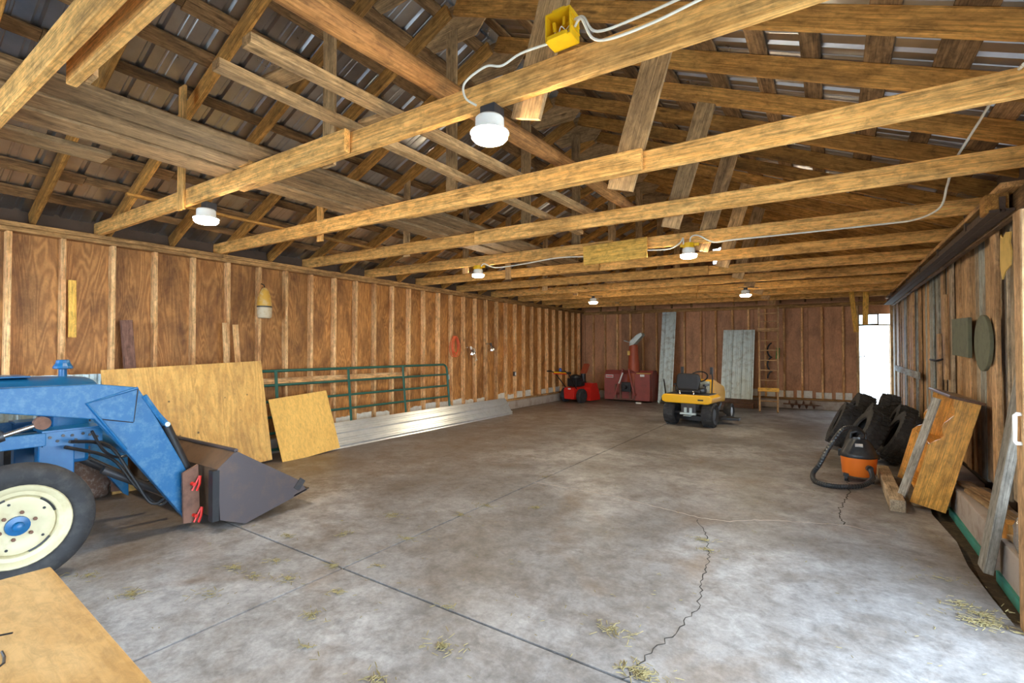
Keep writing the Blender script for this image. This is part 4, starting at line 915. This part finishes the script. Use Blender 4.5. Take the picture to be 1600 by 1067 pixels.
MB().box((-.02, -.60, .808), (.44, .012, .03)).build('panel_stripe', 'red', sb, xf=XS)
MB().lathe([(.04, .86), (.045, .90), (.03, .95), (.002, .96)], (-.12, -.45, 0), (0, 0, 1), 14).build('fuel_cap', 'blue_cap', sb, smooth=True, xf=XS)
MB().box((.02, -.226, .385), (.09, .006, .04)).build('sticker', 'label_white', sb, xf=XS)
# large tractor-mounted snow blower
bp_ = Vector((-4.62, 13.05, 0)); XK = Matrix.Translation(bp_)
bb = thing('tractor_snow_blower', 'large faded red tractor-mounted snow blower with tall chute by back wall', 'snow blower', bp_)
hx0, hx1 = -.86, .52
MB().prism([(0, .03), (.58, .03), (.58, .72), (.40, .86), (.12, .86), (0, .74)], 'x', hx0, hx0+.02).prism([(0, .03), (.58, .03), (.58, .72), (.40, .86), (.12, .86), (0, .74)], 'x', hx1-.02, hx1).box(((hx0+hx1)/2, .0, .40), (hx1-hx0, .02, .72)).box(((hx0+hx1)/2, .26, .855), (hx1-hx0, .30, .02)).box(((hx0+hx1)/2, .06, .80), (hx1-hx0, .17, .02), Matrix.Rotation(.8, 3, 'X')).build('auger_housing', 'blower_red', bb, xf=XK)
b = MB().cyl((hx0, .34, .36), (hx1, .34, .36), .04)
for i in range(22): b.box((hx0+.06+.058*i, .34, .36), (.014, .42, .42), Matrix.Rotation(i*.7, 3, 'X'))
b.build('auger', 'rust', bb, xf=XK)
MB().box((.30, -.08, .42), (.42, .16, .74)).build('side_cover', 'blower_red', bb, bevel=.012, xf=XK)
MB().box((.30, -.163, .745), (.12, .006, .06)).build('white_label', 'label_white', bb, xf=XK)
MB().box((.30, -.05, .80), (.40, .02, .02)).build('yellow_strip', 'paper', bb, xf=XK)
MB().box((-.70, -.02, .70), (.22, .02, .08)).build('warning_label', 'label_white', bb, xf=XK)
MB().box((-.70, -.032, .70), (.20, .006, .03)).build('warning_text_bar', 'red', bb, xf=XK)
MB().lathe([(.19, .30), (.19, .78), (.165, .82), (.16, .90), (.135, 1.30), (.12, 1.58), (.10, 1.60)], (-.03, .10, 0), (0, 0, 1), 24).build('chute', 'chute_red', bb, smooth=True, xf=XK)
MB().lathe([(.185, .80), (.19, .81), (.19, .84), (.185, .85)], (-.03, .10, 0), (0, 0, 1), 24, True).build('chute_ring', 'blower_red', bb, smooth=True, xf=XK)
MB().prism([(-.12, 1.56), (.02, 1.60), (.26, 1.86), (.22, 1.93), (.10, 1.88), (-.10, 1.70)], 'y', -.02, .22).box((-.20, .1, 1.68), (.22, .10, .02), Matrix.Rotation(.3, 3, 'Y')).build('chute_deflector', 'galv_old', bb, bevel=.008, xf=XK)
MB().box((-.12, -.04, 1.36), (.07, .03, .12)).build('chute_sticker', 'paper', bb, xf=XK)
for s in (-.42, .12):
    MB().tube([(s, -.30, .22), (s*.3-.10, -.24, .92)], .024, 8).tube([(s, -.30, .22), (s, .0, .22)], .024, 8).tube([(s*.3-.10, -.24, .92), (s*.6, .0, .80)], .02, 8).build('hitch_frame', 'blower_red', bb, smooth=True, xf=XK)
MB().cyl((-.15, -.36, .42), (-.15, .0, .42), .05, 14).box((-.15, -.12, .42), (.26, .16, .26)).build('gearbox', 'black', bb, bevel=.01, xf=XK)
MB().cyl((-.30, -.34, .52), (-.20, -.30, .82), .022, 10).build('top_link', 'label_white', bb, smooth=True, xf=XK)
for xx in (-.5, -.36, -.08, .06): MB().box((xx, -.04, .26), (.05, .06, .44)).build('stiffener', 'rust', bb, xf=XK)
MB().box((-.18, -.05, .07), (.80, .05, .03)).build('stand_bar', 'rust', bb, xf=XK)
tag(MB().box((-4.34, 12.68, .02), (.14, .10, .04)).build('white_block', 'foam_white', bevel=.008), 'small white block on the floor before the large snow blower', 'block')
# floor jack between blower and sheet
fj = thing('floor_jack', 'small dark floor jack on castors beside the upright steel sheet', 'jack', (-3.78, 13.15, 0))
MB().prism([(-.16, .05), (.18, .05), (.16, .10), (.03, .18), (-.05, .18), (-.14, .10)], 'x', -3.86, -3.70).build('jack_frame', 'dark_steel', fj, bevel=.006, org=(-3.78, 13.15, 0), xf=Matrix.Translation((0, 13.15, 0)))
for dx in (-.12, .12):
    for dy in (-.13, .13): MB().cyl((-3.78+dx-.02, 13.15+dy, .04), (-3.78+dx+.02, 13.15+dy, .04), .04, 14).build('castor', 'galv_old', fj, smooth=True)
MB().tube([(-3.78, 13.25, .15), (-3.93, 13.52, .75), (-3.95, 13.56, .90)], .016, 8).build('jack_handle', 'black', fj, smooth=True)
# upright steel sheets
def stand_sheet(name, label, x0, x1, zb, zt_, yb, yt, mat, **k):
    a = Vector(((x0+x1)/2, yb, zb)); b_ = Vector(((x0+x1)/2+.02, yt, zt_)); X = (b_-a).normalized(); Y = Vector((-1, 0, 0)); Y = (Y-X*Y.dot(X)).normalized(); Z = X.cross(Y)
    return tag(corr_obj(name, round(x1-x0, 3), round((b_-a).length, 3), mat, None, Matrix.Translation((a+b_)/2) @ Matrix((X, Y, Z)).transposed().to_4x4(), **k), label, 'metal sheet')
q0 = at(1030, 600, 'y', 13.5); q1 = at(1052, 600, 'y', 13.5)
stand_sheet('steel_sheet', 'tall narrow galvanised sheet standing upright beside the large snow blower', q0.x, q1.x, .005, 2.52, 13.35, 13.78, 'galv_old', pitch=.24)
q0 = at(1126, 560, 'y', 13.4); q1 = at(1176, 560, 'y', 13.4)
stand_sheet('steel_sheet', 'wide short galvanised sheet leaning on the back wall beside the ladder', q0.x, q1.x, .21, 1.97, 13.34, 13.72, 'galv_old', pitch=.235)
loose('dark_timber', 'dark timber lying under the wide galvanised sheet, front one', 'timber', (-2.45, 13.22, .06), (-1.62, 13.20, .06), .12, .12, (0, 1, 0), 'dark_varnish')
loose('dark_timber', 'dark timber lying under the wide galvanised sheet, rear one', 'timber', (-2.5, 13.40, .10), (-1.55, 13.40, .10), .20, .18, (0, 0, 1), 'dark_varnish')
# wooden ladder
def lad(px, py):
    t_ = (645-py)/(645-479); return at(px, py, 'y', 12.62+(13.62-12.62)*max(0, t_))
la, lb_ = Vector((-1.42, 12.60, .0)), Vector((-1.05, 12.60, .0)); lt_, rt_ = Vector((-1.52, 13.45, 2.50)), Vector((-1.10, 13.45, 2.50))
ld = thing('wooden_ladder', 'wooden ladder leaning on the back wall between sheet and doorway', 'ladder', (-1.25, 12.6, 0))
board('rail', la+Vector((0, 0, .01)), lt_, .07, .035, (0, 1, 0), 'plank_tan', ld); board('rail', lb_+Vector((0, 0, .01)), rt_, .07, .035, (0, 1, 0), 'plank_tan', ld)
for f_ in (.10, .29, .385, .48, .575, .67, .765, .86, .94):
    MB().cyl(la.lerp(lt_, f_), lb_.lerp(rt_, f_), .014, 8).build('rung', 'plank_tan', ld, smooth=True)
for f_ in (.205, .775):
    a, b_ = la.lerp(lt_, f_)+Vector((-.03, -.045, 0)), lb_.lerp(rt_, f_)+Vector((.03, -.045, 0)); board('crosspiece', a, b_, .09, .02, (0, .3, 1), 'new_pine' if f_ < .5 else 'plank_tan', ld)
# things hung behind the ladder
pts = [Vector((-1.33+.05*math.cos(t_*6.28*2.5), 13.90-.01*t_, 1.62-.9*t_+.06*math.sin(t_*6.28*2.5))) for t_ in [i/30 for i in range(31)]]
cable('black_hose', 'black hose hanging on the back wall behind the ladder', pts, .02, 'black', 'hose', per=2)
tag(MB().prism([(-1.20, 1.22), (-1.12, 1.22), (-1.10, 1.5), (-1.18, 1.52)], 'y', 13.90, 13.97).build('green_bottle', 'grass_green', bevel=.02), 'green plastic bottle hung on the back wall behind the ladder', 'bottle')
# earth auger lying at the curb
ag = thing('earth_auger', 'rusty earth auger with four flights lying at the back wall curb', 'auger', (-.66, 13.68, 0))
MB().tube([(-1.02, 13.66, .12), (-.30, 13.66, .11)], .016, 8).lathe([(.016, 0), (.002, .1)], (-.30, 13.66, .11), (1, 0, 0), 8).build('auger_shaft', 'rust', ag, smooth=True)
for i in range(4):
    x = -.92+.15*i; v_ = []; f__ = []; n = 20
    for k in range(n+1):
        a = 2*math.pi*k/n; xx = x+.12*k/n
        for r_ in (.016, .10):
            for dx in (0, .006): v_.append((xx+dx, 13.66+r_*math.cos(a), .12+r_*math.sin(a)))
    for k in range(n):
        o_ = 4*k; f__ += [(o_, o_+2, o_+6, o_+4), (o_+1, o_+5, o_+7, o_+3), (o_+2, o_+3, o_+7, o_+6), (o_, o_+4, o_+5, o_+1)]
    MB().add(v_, f__).build('auger_flight', 'rust', ag, smooth=True)

# ================================================================== ON AND ALONG THE RIGHT WALL
# sliding door track under the eave
tk_ = thing('door_track', 'dark rusty sliding door track under the right eave', 'door track', (.98, 8.6, 2.44))
MB().box((.985, 8.7, 2.45), (.03, 8.2, .11)).box((.95, 8.7, 2.41), (.06, 8.2, .02)).box((1.02, 8.7, 2.41), (.05, 8.2, .02)).build('rail', 'rust_dark', tk_)
board('backing_board', (1.075, 4.4, 2.46), (1.075, 12.9, 2.46), .15, .05, (0, 0, 1), 'purlin', tk_)
board('upper_board', (1.02, 4.5, 2.555), (1.02, 12.9, 2.555), .14, .04, (1, 0, 0), 'plate', tk_)
board('end_block', (.96, 4.62, 2.47), (.96, 4.76, 2.47), .13, .12, (0, 0, 1), 'rafter', tk_)
for yy in (5.6, 6.9, 8.2, 9.5, 10.8): MB().box((1.0, yy, 2.47), (.08, .05, .14)).build('hanger', 'rust_dark', tk_)
# plaques
p = at(1499, 527, 'x', 1.06); pq = Vector((1.075, p.y, p.z))
tag(MB().box(pq, (.03, .72, .38), Matrix.Rotation(.03, 3, 'X')).build('square_plaque', 'olive', bevel=.006), 'square mossy grey wooden plaque on the right wall planks', 'plaque')
p = at(1533, 536, 'x', 1.06); nn = 28
ov = [(p.y+.26*math.cos(2*math.pi*i/nn), p.z-.0+.24*math.sin(2*math.pi*i/nn)) for i in range(nn)]
oo = MB().prism(ov, 'x', 1.062, 1.088).build('oval_plaque', 'olive', bevel=.006); tag(oo, 'oval mossy grey wooden plaque beside the square one', 'plaque')
p = at(1572, 392, 'x', 1.08)
tag(MB().prism([(p.y-.10, p.z-.12), (p.y-.13, p.z-.02), (p.y-.09, p.z+.05), (p.y-.12, p.z+.12), (p.y+.0, p.z+.14), (p.y+.06, p.z+.11), (p.y+.13, p.z+.15), (p.y+.15, p.z-.10), (p.y+.10, p.z-.20), (p.y+.03, p.z-.15)], 'x', 1.078, 1.086).build('yellow_tag', 'paper'), 'torn yellow paper tag pinned high on the right wall planks', 'paper tag')
MB().tube([(1.06, 8.05, 1.35), (1.03, 7.9, 1.36), (1.04, 7.7, 1.34)], .012, 6)
hk = MB().tube(spline([(1.08, 8.05, 1.32), (1.02, 7.9, 1.33), (1.03, 7.6, 1.32), (1.07, 7.45, 1.34)]), .012, 6).build('iron_latch', 'black', smooth=True); tag(hk, 'black iron latch bar across the right wall planks', 'latch')
# post of the big side opening with a white pull handle and a foil duct behind it
board('opening_post', (.955, 3.53, .0), (.955, 3.53, 2.17), .30, .12, (1, 0, 0), 'plank_tan', wr)
hz = 1.045
MB().box((1.10, 1.3, 2.33), (.20, 4.8, .32)).build('lintel', 'plate', wr)
tag(MB().tube([(.81, 3.50, hz+.075), (.785, 3.50, hz+.075), (.780, 3.50, hz+.068), (.777, 3.50, hz-.068), (.782, 3.50, hz-.075), (.81, 3.50, hz-.075)], .010, 8).build('pull_handle', 'white', smooth=True), 'white pull handle on the post at the right edge', 'handle')
blob('foil_duct', (.96, 3.98, .365), (.08, .13, .13), 'foil', .14, 9, 22, 14, 'crumpled silver foil bundle on the curb behind the post', 'foil')
loose('leaning_board', 'silver grey weathered board leaning on the right wall beside the post', 'board', at(1530, 888, 'z', .02)+Vector((.03, 0, .0)), (1.085, 4.30, 1.82), .155, .05, (0, 1, 0), 'silver_wood')
# varnished pine shelf unit leaning back on the wall
sx, sy = .70, 5.68
su = thing('shelf_unit', 'varnished pine shelf unit with scalloped sides leaning on the right wall', 'shelf', (sx, sy+.55, 0))
XU = Matrix.Translation((sx-.10, sy, .0)) @ Matrix.Rotation(.245, 4, 'Y')   # local: x depth (front at 0, back at .26), y width, z up
XU = Matrix.Translation((sx-.12, sy, .064)) @ Matrix.Rotation(.245, 4, 'Y')
D_, W_, H_ = .25, 1.05, 1.0
def scallop():
    p = [(D_, 0), (D_, H_), (.035, H_), (.03, H_-.05)]
    ctrl = [(.03, .94), (.055, .90), (.06, .86), (.035, .81), (.012, .775), (.006, .74), (.02, .69), (.035, .665), (.02, .625), (.004, .60), (0, .55)]
    ctrl = [(x+.045 if z > .62 else x+.045*max(0, (z-.55)/.07), z) for x, z in ctrl]
    p = [(D_, 0), (D_, H_), (.07, H_)]
    return p + ctrl[0:] + [(0, .0)]
def sbox(name, y0, y1, x0, x1, z0, z1, mat='honey'):
    me_o = board(name, XU @ Vector(((x0+x1)/2, y0, (z0+z1)/2)), XU @ Vector(((x0+x1)/2, y1, (z0+z1)/2)), x1-x0, z1-z0, XU.to_3x3() @ Vector((1, 0, 0)), mat, su); return me_o
def side_panel(y):
    m_ = Matrix((Vector((0, 0, 1)), Vector((1, 0, 0)), Vector((0, 1, 0)))).transposed().to_4x4()   # grain axis along z
    fr_ = XU @ Matrix.Translation((0, y, 0)) @ m_
    b_ = MB().prism([(z, x) for x, z in scallop()], 'z', -.012, .012); me_ = bpy.data.meshes.new('side_panel'); me_.from_pydata(b_.v, [], b_.f); me_.update()
    bm = bmesh.new(); bm.from_mesh(me_); bmesh.ops.recalc_face_normals(bm, faces=bm.faces); bm.to_mesh(me_); bm.free(); me_.materials.append(M['honey'])
    place(bpy.data.objects.new('side_panel', me_), su, fr_)
side_panel(.012); side_panel(W_-.012)
sbox('top_board', -.03, W_+.03, .03, D_+.02, H_, H_+.025, 'dark_varnish')
sbox('shelf_board', .025, W_-.025, .03, D_-.02, .52, .545); sbox('shelf_board', .025, W_-.025, .02, D_-.02, .10, .125)
sbox('back_board', .025, W_-.025, D_-.016, D_-.002, .02, .98, 'honey'); 
loose('pale_slat', 'pale grey slat propped inside the pine shelf unit', 'slat', XU @ Vector((-.06, .08, .01)), XU @ Vector((-.03, .08, .97)), .085, .018, (.6, -.8, 0), 'silver_wood')
loose('square_timber', 'square grey timber lying on the floor before the pine shelf', 'timber', (.475, 5.50, .055), (.475, 7.05, .055), .11, .105, (1, 0, 0), 'plank_grey')
# orange shop vacuum with its hose
vp = Vector((.235, 6.62, 0)); vc = thing('shop_vacuum', 'orange and black shop vacuum with long black hose on the floor', 'vacuum', vp); XV = Matrix.Translation(vp)
vp_ = vp
MB().lathe([(.145, .06), (.155, .075), (.168, .24), (.172, .26), (.172, .27)], n=32).build('drum', 'orange', vc, smooth=True, xf=XV)
MB().lathe([(.178, .265), (.182, .275), (.18, .30), (.165, .32), (.14, .37), (.115, .42), (.09, .45), (.085, .46), (.002, .47)], n=32).build('motor_lid', 'vac_black', vc, smooth=True, xf=XV)
MB().tube([(-.07, 0, .44), (-.065, 0, .52), (0, 0, .545), (.065, 0, .52), (.07, 0, .44)], .016, 8).build('carry_handle', 'vac_black', vc, smooth=True, xf=XV)
for s in (-1, 1): MB().box((s*.175, 0, .29), (.03, .05, .08)).build('lid_latch', 'vac_black', vc, bevel=.008, xf=XV)
MB().box((.0, -.12, .40), (.07, .03, .03), Matrix.Rotation(.6, 3, 'X')).build('maker_badge', 'label_white', vc, xf=XV)
for a in (.7, 2.4, 3.9, 5.5):
    q = Vector((.165*math.cos(a), .165*math.sin(a), .035)); MB().cyl(q-Vector((.015, 0, 0)), q+Vector((.015, 0, 0)), .035, 14).box(q+Vector((0, 0, .035)), (.05, .05, .03)).build('castor', 'vac_black', vc, smooth=True, xf=XV)
HP = [at(1347, 690, 'y', 6.62), at(1347, 677, 'y', 6.60), at(1335, 668, 'y', 6.52), at(1316, 672, 'y', 6.42), at(1296, 698, 'y', 6.34), at(1280, 726, 'y', 6.30)]
HP += [Vector((-.19, 6.36, .07)), Vector((-.17, 6.18, .03)), Vector((-.05, 6.06, .028)), Vector((.10, 6.10, .028)), Vector((.26, 6.24, .035)), Vector((.34, 6.36, .09)), Vector((.33, 6.44, .16))]
hp = spline(HP, 14)
MB().tube(hp, [.026 if i % 2 else .0225 for i in range(len(hp))], 10).build('hose', 'vac_black', vc, smooth=False)
MB().cyl((.33, 6.44, .17), (.31, 6.50, .17), .032, 14).build('hose_port', 'vac_black', vc, smooth=True)
# pile of old tyres
def make_tyre(R=.33, rin=.19, w=.24):
    h = w/2; b = MB().lathe([(rin, -h*.72), (rin+.01, -h*.9), (R*.82, -h), (R*.94, -h*.86), (R*.985, -h*.55), (R*.985, h*.55), (R*.94, h*.86), (R*.82, h), (rin+.01, h*.9), (rin, h*.72), (rin+.03, h*.6), (R*.9, h*.55), (R*.9, -h*.55), (rin+.03, -h*.6)], (0, 0, 0), (1, 0, 0), 40, True)
    for i in range(30):
        for j, (o_, ww) in enumerate(((-.72, .30), (-.25, .36), (.25, .36), (.72, .30))):
            q = Matrix.Rotation(2*math.pi*(i+.5*(j % 2))/30, 3, 'X'); b.box(q @ Vector((o_*h, 0, R*(.99 if abs(o_) < .5 else .965))), (ww*h, R*.13, R*.045), q @ Matrix.Rotation(.25*(-1)**j, 3, 'Z'))
    me_ = bpy.data.meshes.new('tyre'); me_.from_pydata(b.v, [], b.f); me_.update(); me_.materials.append(M['rubber']); smooth_mesh(me_); return me_
TM = make_tyre()
# (x, y, z, lean towards the wall, yaw, scale, label)
tyres = [(.13, 8.62, .345, .42, .05, 1.0, 'old tyre leaning at the far left end of the tyre pile'),
         (.45, 8.66, .345, .42, .02, 1.0, 'old tyre standing second from the left in the back row of the pile'),
         (.77, 8.70, .345, .40, -.02, 1.0, 'old tyre standing nearest the wall in the back row of the pile'),
         (.36, 7.80, .345, .50, .16, 1.0, 'old tyre with clear tread leaning at the front of the pile'),
         (.70, 7.72, .345, .46, .05, 1.0, 'old tyre at the front of the pile next to the pine shelf'),
         (.34, 9.50, .39, .36, .1, 1.1, 'larger old tyre behind the pile towards the doorway'),
         (.70, 9.62, .39, .22, -.05, 1.1, 'larger old tyre behind the pile touching the right wall curb')]
for x, y, z, ln, yw, sc_, lb in tyres:
    o = bpy.data.objects.new('old_tyre', TM)
    place(o, None, Matrix.Translation((x, y, z)) @ Matrix.Rotation(yw, 4, 'Z') @ Matrix.Rotation(ln, 4, 'Y') @ Matrix.Scale(sc_, 4)); tag(o, lb, 'tyre', 'pile of old tyres')
